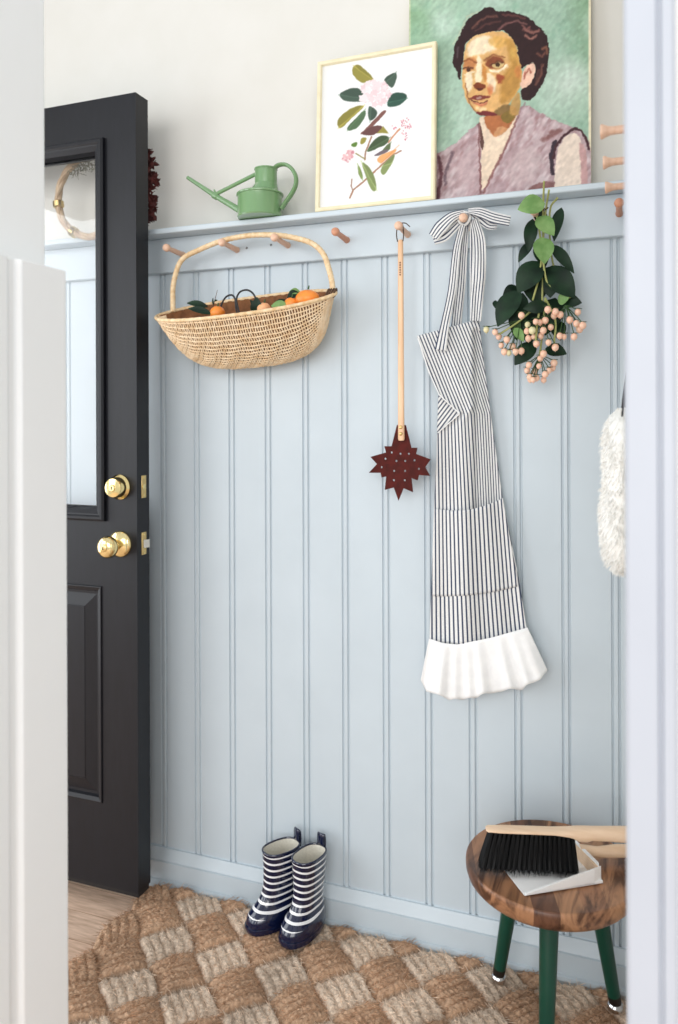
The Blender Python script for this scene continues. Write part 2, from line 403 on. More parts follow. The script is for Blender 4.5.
def knobpart(nm, z, prof, keyr, keyh):
    b = MB(); b.lathe(prof, (KX, DF, z), (0, -1, 0), 32); k = b.build(nm, 'brass', door)
    b = MB(); b.lathe([(keyr, keyh-.006), (keyr, keyh+.0015), (keyr*.8, keyh+.003), (.0005, keyh+.003)], (KX, DF, z), (0, -1, 0), 20)
    c = b.build('key_cylinder', 'brass_dull', k)
    b = MB(); b.box(KX-.0012, KX+.0012, DF-keyh-.0036, DF-keyh-.002, z-.004, z+.004); b.build('keyhole', 'black', k)
knobpart('door_knob', .9166, [(.033, 0), (.033, .003), (.030, .007), (.022, .011), (.013, .015), (.012, .030), (.017, .034), (.0245, .040), (.027, .048), (.0265, .055), (.022, .062), (.014, .0655), (.006, .0662)], .010, .0655)
knobpart('deadbolt', 1.0574, [(.031, 0), (.031, .005), (.028, .008), (.0255, .010), (.0245, .026), (.0225, .030), (.013, .032), (.006, .0325)], .009, .032)
for nm, z, bolt in (('bolt_plate', 1.0574, 0), ('latch_plate', .9166, 1)):
    b = MB(); b.box(DX1-.001, DX1+.0015, -.1365, -.1175, z-.028, z+.028)
    pl = b.build(nm, 'brass_dull', door, bevel=.001)
    for dz in (-.022, .022):
        b = MB(); b.lathe([(.0032, 0), (.0032, .0008), (.001, .0014)], (DX1+.0015, -.127, z+dz), (1, 0, 0), 12); b.build('plate_screw', 'brass', pl)
    b = MB()
    if bolt:
        b.hexa([V(DX1, -.133, z-.010), V(DX1+.004, -.133, z-.010), V(DX1+.013, -.121, z-.010), V(DX1, -.121, z-.010),
                V(DX1, -.133, z+.010), V(DX1+.004, -.133, z+.010), V(DX1+.013, -.121, z+.010), V(DX1, -.121, z+.010)]); b.build('latch_bolt', 'steel', pl, smooth=False)
    else:
        b.lathe([(.0075, 0), (.0075, .001), (.004, .0013)], (DX1+.0015, -.127, z), (1, 0, 0), 14); b.build('bolt_end', 'brass', pl)

# wreath hanging on the far face of the door
wc = at(91, 196, -.082)
w = thing('wreath', wc, 'tan hoop wreath with dark dried flowers hanging behind the open black door', 'wreath')
b = MB()
for k in range(3):
    ph = k*2.1
    b.tube([wc+V(math.cos(a)*(.106+.004*math.cos(5*a+ph)), .004*math.sin(5*a+ph), math.sin(a)*(.106+.004*math.cos(5*a+ph))) for a in [2*PI*j/72 for j in range(72)]], .0062, 8, closed=True)
b.build('hoop', 'hoop', w)
def wp(a, r=.106): return wc+V(math.cos(a)*r, 0, math.sin(a)*r)
for a in (math.radians(238), math.radians(186)):
    p = wp(a); t = V(-math.sin(a), 0, math.cos(a))
    b = MB(); b.tube([p-t*.009, p-t*.007, p+t*.007, p+t*.009], [.012, .0145, .0145, .012], 12); b.build('clasp', 'brass_dull', w)
b = MB()
for k in range(260):
    a = random.uniform(.35, 2.4); p = wp(a, .106-random.uniform(0, .035)*abs(math.sin(a)))+V(0, random.uniform(-.006, .012), 0)
    d = V(random.gauss(0, 1), random.gauss(0, .5), random.gauss(0, 1)).normalized()*random.uniform(.008, .02)
    b.tube([p, p+d], [.0012, .0004], 4)
b.build('reflection_tufts', 'reflection_tufts', w)['kind'] = 'stuff'  # added tufts that stand in for a grey reflection in the door glass
for k in range(9):
    a = -.50+k*.125; p = wp(a, .156+.024*random.random())+V(.012, .006+random.uniform(0, .02), .004)
    b = MB()
    for j in range(26):
        d = V(random.gauss(0, 1), random.gauss(0, .8), random.gauss(0, 1)).normalized(); L = random.uniform(.014, .026)
        b.leaf(p+d*.002, p+d*L, L*.5, V(random.gauss(0, 1), random.gauss(0, 1), random.gauss(0, 1)), nseg=4)
    b.sphere(p, .009, 8); b.build('dried_flower', 'dried', w)

# ------------------------------------------------------------------ pegs
PEG_Z = 1.651
def peg_mb(base, ax, L, mat_):
    b = MB(); b.lathe([(.0085, -.004), (.0078, .002), (.0068, .012), (.0064, L*.55), (.0054, L-.018), (.0062, L-.014), (.0092, L-.011), (.0098, L-.006), (.0086, L-.001), (.0052, L+.0015), (.001, L+.002)], base, ax, 18)
    return b
wh = ['light wooden peg at the left end of the back rail, left of the basket handle',
      'light wooden peg holding the left part of the basket handle',
      'light wooden peg holding the top of the basket handle under the watering can',
      'empty reddish wooden peg between the basket handle and the fly swatter',
      'light wooden peg from which the leather fly swatter hangs',
      'light wooden peg with the striped apron straps tied around it',
      'wooden peg hidden behind the hanging bunch of berries',
      'reddish wooden peg at the right end of the rail, beside the white door casing']
for k, X in enumerate((-1.073, -.916, -.7755, -.6215, -.4712, -.3262, -.1765, -.0095)):
    base = V(X, -.018, PEG_Z if k < 5 else 1.655)
    mt = 'pegdark' if k in (3, 7) else 'peg'
    tag(peg_mb(base, (0, -1, .03), .083, mt).build('coat_peg', mt, loc=base), wh[k], 'peg', 'pegs along the back wall rail')
for Y, lab in ((-.515, 'topmost in view of the pale pegs poking out sideways beside the portrait'), (-.365, 'middle of the three pale pegs poking out sideways right of the portrait'), (-.215, 'lowest of the three sideways pale pegs, just at the shelf edge')):
    base = V(.029, Y, 1.6565)
    b = MB(); b.lathe([(.0085, -.004), (.0075, .004), (.0066, .020), (.0062, .040), (.0066, .048), (.0085, .054), (.0108, .0585), (.0112, .061), (.0104, .0625), (.001, .063)], base, (-1, 0, 0), 18)
    tag(b.build('coat_peg', 'peg', loc=base), lab, 'peg', 'pegs on the side wall')
for (px, py), lab in (((246.8, 248), 'small grey screw head in the peg rail just right of the left basket peg'), ((271, 245), 'small grey screw head in the rail beneath the watering can, left of a peg')):
    p = at(px, py, -.018); b = MB(); b.lathe([(.0032, -.002), (.0032, .0004), (.002, .0012), (.0005, .0012)], p, (0, -1, 0), 14)
    tag(b.build('screw_head', 'screw', loc=p), lab, 'screw', 'screws in the peg rail')

# ------------------------------------------------------------------ watering can
CYY = -.056
def cp(px, py): return at(px, py, CYY)
cb = cp(260, 200); cb.z = SH_T
can = thing('watering_can', cb, 'small sage green metal watering can with long spout on the shelf', 'watering can')
zs = at(260, 188.5, CYY-.05).z; zt = at(266, 166, CYY-.02).z; zk = at(266, 180, CYY-.02).z
R0 = .0555
b = MB()
b.lathe([(R0*.97, .001), (R0, .004), (R0*.985, .006), (R0*.985, zs-SH_T-.003), (R0*1.03, zs-SH_T-.002), (R0*1.04, zs-SH_T+.001), (R0*1.01, zs-SH_T+.003)], cb, n=48)
can_body = b.build('body', 'green', can, angle=30)
nb = V(cp(266, 180).x, CYY, 0)
b = MB()                                          # sloping shoulder
A = [[cb+V(math.cos(2*PI*j/40)*R0, math.sin(2*PI*j/40)*R0, zs-SH_T+.002) for j in range(40)],
     [V(nb.x+math.cos(2*PI*j/40)*.036-.006, CYY+math.sin(2*PI*j/40)*.036, zs+.009) for j in range(40)],
     [V(nb.x+math.cos(2*PI*j/40)*.0275, CYY+math.sin(2*PI*j/40)*.0275, zk-.004) for j in range(40)]]
b.rings(A); b.build('shoulder', 'green', can)
b = MB(); b.lathe([(.0272, zs+.006), (.0272, zt-.004), (.0285, zt-.003), (.0285, zt), (.0262, zt), (.0258, zk+.004), (.001, zk+.002)], (nb.x, CYY, 0), n=36); b.build('neck', 'green', can, angle=30)
s0, s1, s2 = cp(241, 211), cp(215.5, 196), cp(187.5, 177.5)
b = MB(); b.tube([s0, s0.lerp(s1, .5), s1, s1.lerp(s2, .5), s2], [.0085, .0075, .0066, .0055, .0046], 16); b.build('spout', 'green', can)
b = MB(); d = (s1-s0).normalized(); b.tube([s1-d*.008, s1-d*.006, s1+d*.006, s1+d*.008], [.0068, .0086, .0086, .0068], 16); b.build('spout_collar', 'green', can)
b = MB(); b.tube([s1+V(0, 0, .004), cp(256, 174)], .0048, 12); b.tube([s1+V(.002, 0, .003), s1+V(-.004, 0, .016)], [.003, .002], 8); b.build('brace', 'green', can)
hp = smoothpath([cp(273.5, 169), cp(279, 165), cp(286, 164.8), cp(292, 169), cp(296, 177), cp(295.5, 186), cp(291, 195), cp(286, 202), cp(281.5, 209)], 40)
b = MB(); b.tube(hp, .0088, 12, flat=.55, up=(0, 1, 0)); b.build('handle', 'green', can)

# ------------------------------------------------------------------ wicker basket on the pegs
BY = -.105
L_, R_ = at(157.5, 317, BY), at(335.5, 294.5, BY)
bc = (L_+R_)/2; ex = (R_-L_).normalized(); al = (R_-L_).length/2
tilt = math.radians(24)
ez0 = Vector((0,1,0)).cross(ex)*-1
if ez0.z < 0: ez0 = -ez0
ey = Vector((0,1,0))*math.cos(tilt)+ez0*math.sin(tilt); ez = ez0*math.cos(tilt)-Vector((0,1,0))*math.sin(tilt)
bask = thing('wicker_basket', bc, 'pale wicker basket with tall arched handle hanging from the rail pegs', 'basket')
B0, H0 = .078, .152
def bw(u): return B0*max(0, 1-abs(u)**2.6)**.56
def bh(u): return H0*max(0, 1-abs(u)**3.0)**.52
def rimz(u): return .002*u*u
def bp(u, t, off=0):                              # t 0 front rim .. pi back rim
    w_, h_ = bw(u)+off, bh(u)+off
    st = math.sin(t); 
    return bc+ex*(al*u*(1-.10*st*(abs(u)**3)))+ey*(-w_*math.cos(t)*(1-.10*st))+ez*(-h_*st**.9+rimz(u))
us = [math.sin(PI/2*(-1+2*k/64)*.995) for k in range(65)]
ts = [PI*k/28 for k in range(29)]
b = MB()
b.grid([[bp(u, t, -.0042) for t in ts] for u in us], m=1)  # inner sheet coloured dark to imitate shaded slits
NT = 38
for k in range(NT+1):
    t = PI*(k+.5)/(NT+1)
    if k % 1 == 0: b.tube([bp(u, t, .0012*math.sin(j*1.3+k)) for j, u in enumerate(us)], .0018, 6)
for k in range(1, 76):
    u = -1+2*k/76
    b.tube([bp(u+.004*math.sin(t*17), t, .0002+.0012*math.sin(t*38+PI*k)) for t in [PI*j/76 for j in range(77)]], .0017, 5)
b.build('basket_body', ['wicker', 'slit_shade'], bask)
b = MB()
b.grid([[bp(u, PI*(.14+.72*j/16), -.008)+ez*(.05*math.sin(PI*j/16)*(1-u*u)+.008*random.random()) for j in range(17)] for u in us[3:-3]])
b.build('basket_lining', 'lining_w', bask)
rim = [bp(u, 0) for u in us]+[bp(u, PI) for u in reversed(us[1:-1])]
b = MB(); b.tube(rim, [.0042+.0006*(k % 2) for k in range(len(rim))], 10, closed=True); b.build('rim', 'rimw', bask)
HYB = -.072
hpts = [(173, 312, -.10), (172.9, 300, -.095), (172.9, 290, -.09), (174.3, 279.6, -.085), (178.8, 264.8, -.078), (185.4, 256.7, HYB), (197.2, 250.8, HYB), (209, 245.6, HYB), (222, 240.8, HYB), (238.5, 237, HYB), (256, 235, HYB), (277.5, 235.2, HYB), (297.8, 238.6, HYB), (313, 244, HYB), (323.3, 254, -.076), (328.4, 267.4, -.085), (331.8, 281, -.092), (333.2, 295, -.10)]
hpath = smoothpath([at(*q) for q in hpts], 150)
b = MB(); b.tube(hpath, [.0062+.0008*((k//1) % 2) for k in range(len(hpath))], 10); b.build('handle', 'rimw', bask)
e = at(332.5, 293, -.105); b = MB()
for k in range(4): b.tube([e+V(-.012+.006*k, 0, 0)+V(math.cos(a)*.003, math.sin(a)*.009, math.sin(a)*.004+math.cos(a)*.009) for a in [2*PI*j/14 for j in range(14)]], .0022, 6, closed=True)
b.build('lashing', 'twig', bask)
# what lies in the basket
def fruit(px, py, Y, r, mt, label, leaves, sc=(1, 1, .9)):
    p = at(px, py, Y); t = thing('orange', p, label, 'orange', 'oranges in the basket')
    b = MB(); b.sphere(p, r, 26, sc=sc); b.build('peel', mt, t)
    q = p+V(r*.2, -r*.3, r*.82); b = MB(); b.tube([q, q+V(.002, 0, .008)], [.0022, .0014], 6); b.build('stalk', 'sepal', t)
    for (x0, y0, x1, y1, wd, mm, dy) in leaves:
        b = MB(); b.leaf(at(x0, y0, Y+dy), at(x1, y1, Y+dy-.01), wd, (.1, -1, .35)); b.build('leaf', mm, t)
fruit(217.5, 313, -.125, .0185, 'orange', 'small orange with two long dark leaves at the left end of the basket', [(212, 314, 188, 308.5, .017, 'leaf', -.012), (208, 307, 187, 303, .017, 'leaf', .005)])
fruit(264, 309, -.13, .0165, 'peach', 'small pale orange in the middle of the basket beside the scissor handles', [(258, 316, 257, 297, .03, 'leaf', .0), (262, 313, 250, 300, .016, 'leaf', .01)])
fruit(291.5, 304, -.13, .017, 'orange', 'orange mostly sunk between green leaves, left of the largest orange', [(288, 306, 271, 306, .022, 'leaf2', -.012), (286, 300, 274, 308, .018, 'leaf', -.004)])
fruit(307.5, 299, -.125, .0255, 'orange', 'largest orange at the right end of the wicker basket', [(299, 293, 287, 298, .022, 'leaf', 0), (300, 292, 289, 292, .016, 'leaf2', .004)], (1.12, 1, .82))
sc_p = at(240, 312, -.115)
sc = thing('scissors', sc_p, 'black handled scissors with two thin looped grips standing in the basket', 'scissors')
for pts in ([(219.5, 316), (221, 306), (225.5, 297.5), (231.5, 295), (235, 299), (236, 308), (238.5, 320)], [(241.5, 320), (238, 308), (236.5, 299), (240, 292), (247, 290), (253, 293.5), (257, 302), (259.5, 311)]):
    b = MB(); b.tube(smoothpath([at(x, y, -.115) for x, y in pts], 36), .0023, 8); b.build('handle_loop', 'strap', sc)
b = MB()
for dx in (-.006, .006):
    p = at(239, 316, -.115); b.hexa([p+V(dx-.003, -.001, -.07), p+V(dx+.003, -.001, -.07), p+V(dx+.003, .001, -.07), p+V(dx-.003, .001, -.07), p+V(dx*.3-.005, -.001, .004), p+V(dx*.3+.005, -.001, .004), p+V(dx*.3+.005, .001, .004), p+V(dx*.3-.005, .001, .004)])
b.build('blades', 'steel', sc)
tw = at(212, 314, -.10)
t = thing('dry_sprig', tw, 'thin dark dry sprig sticking up beside the small left orange in the basket', 'sprig')
b = MB(); b.tube([at(211, 316, -.10), at(214, 303, -.10), at(217.5, 290, -.10)], [.0013, .001, .0005], 6); b.build('twig', 'twig', t)
for q in ((213.5, 305, 213, 298), (214.5, 301, 217.5, 300)):
    b = MB(); b.leaf(at(q[0], q[1], -.10), at(q[2], q[3], -.102), .005, (0, -1, 0), nseg=5); b.build('leaf', 'leaf', t)

# ------------------------------------------------------------------ artworks
def sd_poly(P, poly):                       # signed distance (negative inside) for points P (n,2)
    poly = np.array(poly, dtype=float); A = poly; B = np.roll(poly, -1, 0)
    d = np.full(len(P), 1e9); inside = np.zeros(len(P), bool)
    for a, c in zip(A, B):
        e = c-a; w_ = P-a; t = np.clip((w_@e)/max(e@e, 1e-9), 0, 1); d = np.minimum(d, np.hypot(*(w_-t[:, None]*e).T))
        cond = (a[1] > P[:, 1]) != (c[1] > P[:, 1])
        if abs(c[1]-a[1]) > 1e-9: inside ^= cond & (P[:, 0] < (c[0]-a[0])*(P[:, 1]-a[1])/(c[1]-a[1])+a[0])
    return np.where(inside, -d, d)
def sd_line(P, pts, wd):
    d = np.full(len(P), 1e9)
    for a, c in zip(np.array(pts, float), np.array(pts, float)[1:]):
        e = c-a; w_ = P-a; t = np.clip((w_@e)/max(e@e, 1e-9), 0, 1); d = np.minimum(d, np.hypot(*(w_-t[:, None]*e).T))
    return d-wd/2
def vnoise(P, sc, seed):                    # smooth value noise 0..1
    g = np.random.default_rng(seed).random((64, 64)); q = P/sc; i = np.floor(q).astype(int); f_ = q-i; f_ = f_*f_*(3-2*f_)
    def G(a, c): return g[(i[:, 0]+a) % 64, (i[:, 1]+c) % 64]
    return (G(0,0)*(1-f_[:,0])+G(1,0)*f_[:,0])*(1-f_[:,1])+(G(0,1)*(1-f_[:,0])+G(1,1)*f_[:,0])*f_[:,1]
class Canvas:
    def __init__(s, P, base, warp=0):
        s.P = P; s.W = np.stack([vnoise(P, 3.1, 41)-.5, vnoise(P, 3.1, 42)-.5], 1)*warp+np.stack([vnoise(P, 1.1, 43)-.5, vnoise(P, 1.1, 44)-.5], 1)*warp*.5
        s.C = np.tile(np.array(base, float), (len(P), 1))
    def mixin(s, c, a): s.C = s.C*(1-a[:, None])+np.array(c, float)*a[:, None]
    def poly(s, pts, c, o=(0, 0), sc=1, soft=.8, op=1, rag=0):
        pp = [(o[0]+x/sc, o[1]+y/sc) for x, y in pts]
        if len(pp) > 3:                       # round the corners
            for _ in range(2):
                pp = [q for a, c in zip(pp, pp[1:]+pp[:1]) for q in ((a[0]*.75+c[0]*.25, a[1]*.75+c[1]*.25), (a[0]*.25+c[0]*.75, a[1]*.25+c[1]*.75))]
        xs_, ys_ = [q[0] for q in pp], [q[1] for q in pp]; mg = soft+rag+4; X_, Y_ = s.P[:, 0], s.P[:, 1]
        near = np.nonzero((X_ > min(xs_)-mg) & (X_ < max(xs_)+mg) & (Y_ > min(ys_)-mg) & (Y_ < max(ys_)+mg))[0]
        if not len(near): return
        Pn = s.P[near]; d = sd_poly(Pn+s.W[near], pp)
        if rag: d = d+rag*(vnoise(Pn, 2.2, 5)-.5)*2
        al_ = (np.clip(.5-d/soft, 0, 1)*op)[:, None]; s.C[near] = s.C[near]*(1-al_)+np.array(c, float)*al_
    def line(s, pts, c, wd, o=(0, 0), sc=1, soft=.8, op=1):
        s.mixin(c, np.clip(.5-sd_line(s.P+s.W, [(o[0]+x/sc, o[1]+y/sc) for x, y in pts], wd/sc)/soft, 0, 1)*op)
    def linear(s):
        v = np.clip(s.C/255, 0, 1); return np.where(v <= .04045, v/12.92, ((v+.055)/1.055)**2.4)
def art_grid(c00, c10, c11, c01, nu, nv):
    u, v = np.meshgrid(np.linspace(0, 1, nu), np.linspace(0, 1, nv), indexing='ij')
    u = u.ravel()[:, None]; v = v.ravel()[:, None]
    P = np.array(c00)*(1-u)*(1-v)+np.array(c10)*u*(1-v)+np.array(c11)*u*v+np.array(c01)*(1-u)*v
    F = [(a*nv+k, (a+1)*nv+k, (a+1)*nv+k+1, a*nv+k+1) for a in range(nu-1) for k in range(nv-1)]
    return P, F
def art_object(name, P, F, C, mt, parent):
    b = MB(); b.v = [tuple(p) for p in P]; b.f = F; b.m = [0]*len(F); ob = b.build(name, mt, parent, smooth=False)
    numcol(ob, C); return ob

# --- botanical print
fX0, fX1, fz0, fz1 = -.6845, -.3960, SH_T+.0005, 2.0755
yb, yt = -.064, -.044
def fy(z): return yb+(yt-yb)*(z-fz0)/(fz1-fz0)
fr = thing('framed_print', ((fX0+fX1)/2, -.06, SH_T), 'botanical flower print in a thin pale gilt frame leaning on the shelf', 'picture')
b = MB(); fw = .0105
loops = []
for ins, dy in ((0, .014), (0, 0), (.003, -.002), (fw-.002, -.001), (fw, .004), (fw, .012)):
    loops.append([b.vert((x, fy(z)+dy, z)) for x, z in ((fX0+ins, fz0+ins), (fX1-ins, fz0+ins), (fX1-ins, fz1-ins), (fX0+ins, fz1-ins))])
for A, B in zip(loops, loops[1:]+loops[:1]):
    for k in range(4): b.face((A[k], A[(k+1) % 4], B[(k+1) % 4], B[k]))
b.build('picture_frame', 'frame', fr, smooth=False)
b = MB(); b.hexa([V(fX0+.006, fy(fz0)+.007, fz0+.006), V(fX1-.006, fy(fz0)+.007, fz0+.006), V(fX1-.006, fy(fz0)+.013, fz0+.006), V(fX0+.006, fy(fz0)+.013, fz0+.006),
                  V(fX0+.006, fy(fz1)+.007, fz1-.006), V(fX1-.006, fy(fz1)+.007, fz1-.006), V(fX1-.006, fy(fz1)+.013, fz1-.006), V(fX0+.006, fy(fz1)+.013, fz1-.006)])
b.build('backing_board', 'board', fr, smooth=False)
i_ = fw-.001
P, F = art_grid((fX0+i_, fy(fz0)+.0055, fz0+i_), (fX1-i_, fy(fz0)+.0055, fz0+i_), (fX1-i_, fy(fz1)+.0055, fz1-i_), (fX0+i_, fy(fz1)+.0055, fz1-i_), 260, 330)
cv = Canvas(proj_np(P), (230, 230, 229), .5)
o4, o5, k_ = (330, 55), (330, 125), 7.533
O, D, G2 = (146, 138, 70), (74, 92, 80), (132, 146, 96)
def lf(pts, c, o, vein=True):
    cv.poly(pts, c, o, k_, 1.0)
    n_ = len(pts); a, m_ = pts[0], pts[n_//2]
    if vein: cv.line([a, m_], [min(255, x*1.35) for x in c], 7, o, k_, 1.0, .6); cv.poly([a]+pts[1:n_//2]+[m_], [x*.84 for x in c], o, k_, 1.2, .5)
for q in ([(150, 550), (175, 490), (260, 420), (380, 310), (480, 220), (535, 195)], ): cv.line(q, (158, 118, 96), 11, o5, k_)
cv.line([(172, 495), (160, 460), (165, 408)], (150, 112, 92), 8, o5, k_); cv.line([(262, 262), (268, 200), (285, 160), (312, 90)], (156, 118, 98), 11, o5, k_)
cv.line([(195, 215), (262, 255)], (140, 128, 76), 9, o5, k_); cv.line([(440, 130), (480, 80), (525, 30)], (196, 140, 110), 12, o5, k_)
lf([(335, 195), (310, 150), (265, 115), (225, 70), (175, 80), (162, 130), (200, 185), (250, 218), (290, 190)], O, o4)
lf([(410, 215), (405, 190), (440, 150), (500, 128), (507, 165), (475, 255), (440, 230)], D, o4)
lf([(430, 360), (450, 300), (500, 280), (570, 290), (583, 325), (540, 370), (480, 392), (430, 390)], (58, 88, 76), o4)
lf([(270, 330), (225, 250), (170, 248), (110, 265), (65, 300), (85, 330), (120, 350), (200, 353), (270, 350)], D, o4)
lf([(262, 375), (180, 388), (100, 440), (52, 490), (60, 552), (100, 545), (150, 485), (240, 410)], O, o4)
lf([(268, 405), (190, 480), (130, 545), (128, 572), (190, 562), (240, 510), (272, 450)], (84, 108, 80), o4)
lf([(310, 385), (355, 420), (352, 460), (300, 507), (284, 450), (288, 385)], D, o4)
lf([(455, 92), (390, 75), (330, 110), (270, 200), (300, 203), (370, 168), (425, 150)], (76, 94, 68), o5)
lf([(345, 62), (400, 8), (442, 62)], O, o5, False); lf([(155, 145), (207, 123), (203, 165), (170, 168)], (94, 126, 60), o5, False); lf([(225, 147), (235, 92), (285, 95), (255, 140)], O, o5, False)
lf([(370, 225), (430, 150), (460, 128), (452, 190), (400, 215)], (92, 106, 74), o5)
lf([(385, 315), (440, 260), (497, 210), (470, 285), (410, 382), (383, 365)], G2, o5)
lf([(232, 270), (290, 308), (335, 380), (354, 497), (318, 502), (283, 430), (258, 350)], G2, o5)
lf([(205, 290), (240, 350), (247, 420), (215, 385)], (122, 140, 84), o5)
cv.poly([(325, 228), (400, 188), (450, 183), (420, 212), (350, 235)], (112, 100, 106), o5, k_)
cv.poly([(348, 262), (380, 225), (430, 208), (505, 175), (497, 202), (420, 262), (380, 296)], (226, 166, 112), o5, k_); cv.line([(385, 290), (520, 150)], (210, 130, 80), 6, o5, k_, 1, .6)
cv.poly([(405, 408), (432, 425), (335, 525), (290, 572), (240, 600), (225, 590), (265, 560), (330, 490)], (124, 86, 80), o4, k_); cv.poly([(225, 70), (290, 20), (355, 0), (405, 10), (345, 70), (300, 82)], (104, 72, 70), o5, k_)
def blossom(cx, cy, rx, ry, o, c1, c2, n_, seed):
    rr = random.Random(seed)
    for j in range(n_):
        a = rr.uniform(0, 2*PI); q = math.sqrt(rr.random()); x, y = cx+math.cos(a)*rx*q, cy+math.sin(a)*ry*q; s_ = rr.uniform(.16, .26)*rx
        tq = rr.random(); c = [u+(w_-u)*tq for u, w_ in zip(c1, c2)]
        cv.poly([(x+s_*math.cos(t)*(1+.35*math.cos(5*t)), y+s_*math.sin(t)*(1+.35*math.cos(5*t))) for t in [2*PI*h/15 for h in range(15)]], c, o, k_, .7, .95)
blossom(338, 290, 105, 88, o4, (243, 232, 232), (218, 192, 196), 75, 3)
blossom(135, 230, 46, 46, o5, (232, 196, 196), (196, 130, 140), 30, 4)
for j, (x, y) in enumerate(((552, 5), (582, 18), (558, 58), (570, 96), (485, 12), (540, -20), (580, -40), (600, 12))): blossom(x, y, 20, 20, o5, (216, 130, 140), (180, 96, 120), 6, 10+j)
art_object('print_sheet', P, F, cv.linear(), 'art', fr)

# --- portrait of a seated woman on board
pz0, pzt = SH_T+.0005, 2.210
pX0, pX1 = -.4675, -.0655
def py_(z): return -.034+.024*(z-pz0)/(pzt-pz0)
pt = thing('portrait_painting', ((pX0+pX1)/2, -.035, SH_T), 'unframed oil portrait of a dark haired woman in mauve leaning on the shelf', 'painting')
def rr_outline(x0, x1, z0, z1, r):
    out = []
    for cx, cz, a0 in ((x1-r, z1-r, 0), (x0+r, z1-r, 90), (x0+r*.3, z0+r*.3, 180), (x1-r*.3, z0+r*.3, 270)):
        q = r if a0 < 180 else r*.3
        out += [(cx+q*math.cos(math.radians(a0+15*j)), cz+q*math.sin(math.radians(a0+15*j))) for j in range(7)]
    return out
b = MB(); ol = rr_outline(pX0, pX1, pz0, pzt, .012)
b.rings([[V(x, py_(z)+.0005, z) for x, z in ol], [V(x, py_(z)+.0115, z) for x, z in ol]]); b.build('board', 'board', pt)
P, F = art_grid((pX0, py_(pz0), pz0), (pX1, py_(pz0), pz0), (pX1, py_(pzt), pzt), (pX0, py_(pzt), pzt), 330, 420)
inn = sd_poly(P[:, [0, 2]], ol) < .0004
keep = set(np.nonzero(inn)[0].tolist()); F = [f_ for f_ in F if all(k in keep for k in f_)]
Q = proj_np(P); cv = Canvas(Q, (160, 188, 168), 1.5)
n1 = vnoise(Q, 26, 1); n2 = .6*vnoise(np.stack([Q[:, 0]*.8+Q[:, 1]*.6, (-Q[:, 0]*.6+Q[:, 1]*.8)*.5], 1), 8, 2)+.4*vnoise(Q, 3.5, 22)
cv.mixin((122, 160, 116), np.clip((470-Q[:, 0])/70, 0, 1)*np.clip((70-Q[:, 1])/70, 0, 1)*.95)
cv.mixin((120, 156, 116), np.clip((Q[:, 0]-560)/30, 0, 1)*np.clip(1-Q[:, 1]/130, 0, 1)*.7)
cv.mixin((206, 224, 212), np.clip(n1*1.6-.75, 0, 1)*.8); cv.mixin((132, 174, 148), np.clip(n2*1.5-.85, 0, 1)*.8)
cv.mixin((214, 226, 214), np.clip(1-np.hypot(Q[:, 0]-566, Q[:, 1]-85)/38, 0, 1)*.7)
cv.mixin((232, 222, 192), np.clip(.5-(588.5-Q[:, 0])/1.5, 0, 1)); cv.mixin((220, 214, 176), np.clip(.5-(Q[:, 0]-410.5)/1.2, 0, 1)*.6)
p1, p2, p3, s6, s3 = (445, 0), (445, 55), (430, 100), 6.164, 3.988
def A(pts, c, o, **k): cv.poly(pts, c, o, s3 if o is p3 else s6, **k)
def Ln(pts, c, wd, o, **k): cv.line(pts, c, wd, o, s3 if o is p3 else s6, **k)
# garment
A([(-60, 520), (-20, 240), (22, 218), (75, 190), (130, 150), (195, 82), (345, 70), (375, 8), (430, 48), (520, 95), (585, 108), (632, 150), (660, 300), (660, 520)], (176, 150, 153), p3, soft=1, rag=.6)
g = (cv.C[:, 0] > 150) & (Q[:, 1] > 100) & (np.abs(cv.C[:, 0]-176) < 10) & (np.abs(cv.C[:, 1]-150) < 10)
Qr = np.stack([Q[:, 0]*.82+Q[:, 1]*.57, (-Q[:, 0]*.57+Q[:, 1]*.82)*.42], 1); n3, n4 = .6*vnoise(Qr, 5, 8)+.4*vnoise(Qr, 2.2, 18), .6*vnoise(Qr+7, 5, 9)+.4*vnoise(Qr, 2, 19)
cv.mixin((216, 200, 202), np.clip(n3*2.4-.95, 0, 1)*.85*g); cv.mixin((140, 100, 102), np.clip(n4*2.4-1.35, 0, 1)*.7*g)
A([(110, 390), (100, 250), (175, 160), (190, 250), (190, 380)], (198, 176, 178), p3, soft=5, op=.55); A([(300, 330), (330, 210), (420, 170), (450, 260), (380, 370)], (204, 184, 184), p3, soft=6, op=.6)
Ln([(36, 230), (45, 300), (30, 390)], (84, 44, 52), 14, p3, soft=1.5, op=.8); Ln([(90, 210), (62, 290), (60, 340)], (92, 72, 82), 12, p3, soft=2, op=.7)
A([(385, 355), (430, 330), (490, 320), (510, 345), (500, 360), (400, 362)], (128, 86, 84), p3, soft=1.5, op=.85)
Ln([(480, 130), (520, 120), (450, 160)], (110, 62, 58), 16, p3, soft=2.5, op=.6)
# arm
A([(497, 420), (496, 300), (505, 210), (525, 160), (570, 125), (603, 150), (612, 230), (606, 420)], (232, 214, 198), p3, soft=1); A([(590, 160), (622, 190), (630, 300), (630, 420), (600, 420), (604, 260)], (196, 156, 154), p3, soft=1.5)
Ln([(500, 165), (482, 220), (488, 290)], (58, 44, 54), 17, p3, soft=1.2); Ln([(492, 230), (500, 190), (528, 148), (575, 112), (606, 124), (626, 165), (632, 195)], (70, 40, 46), 10, p3, soft=1)
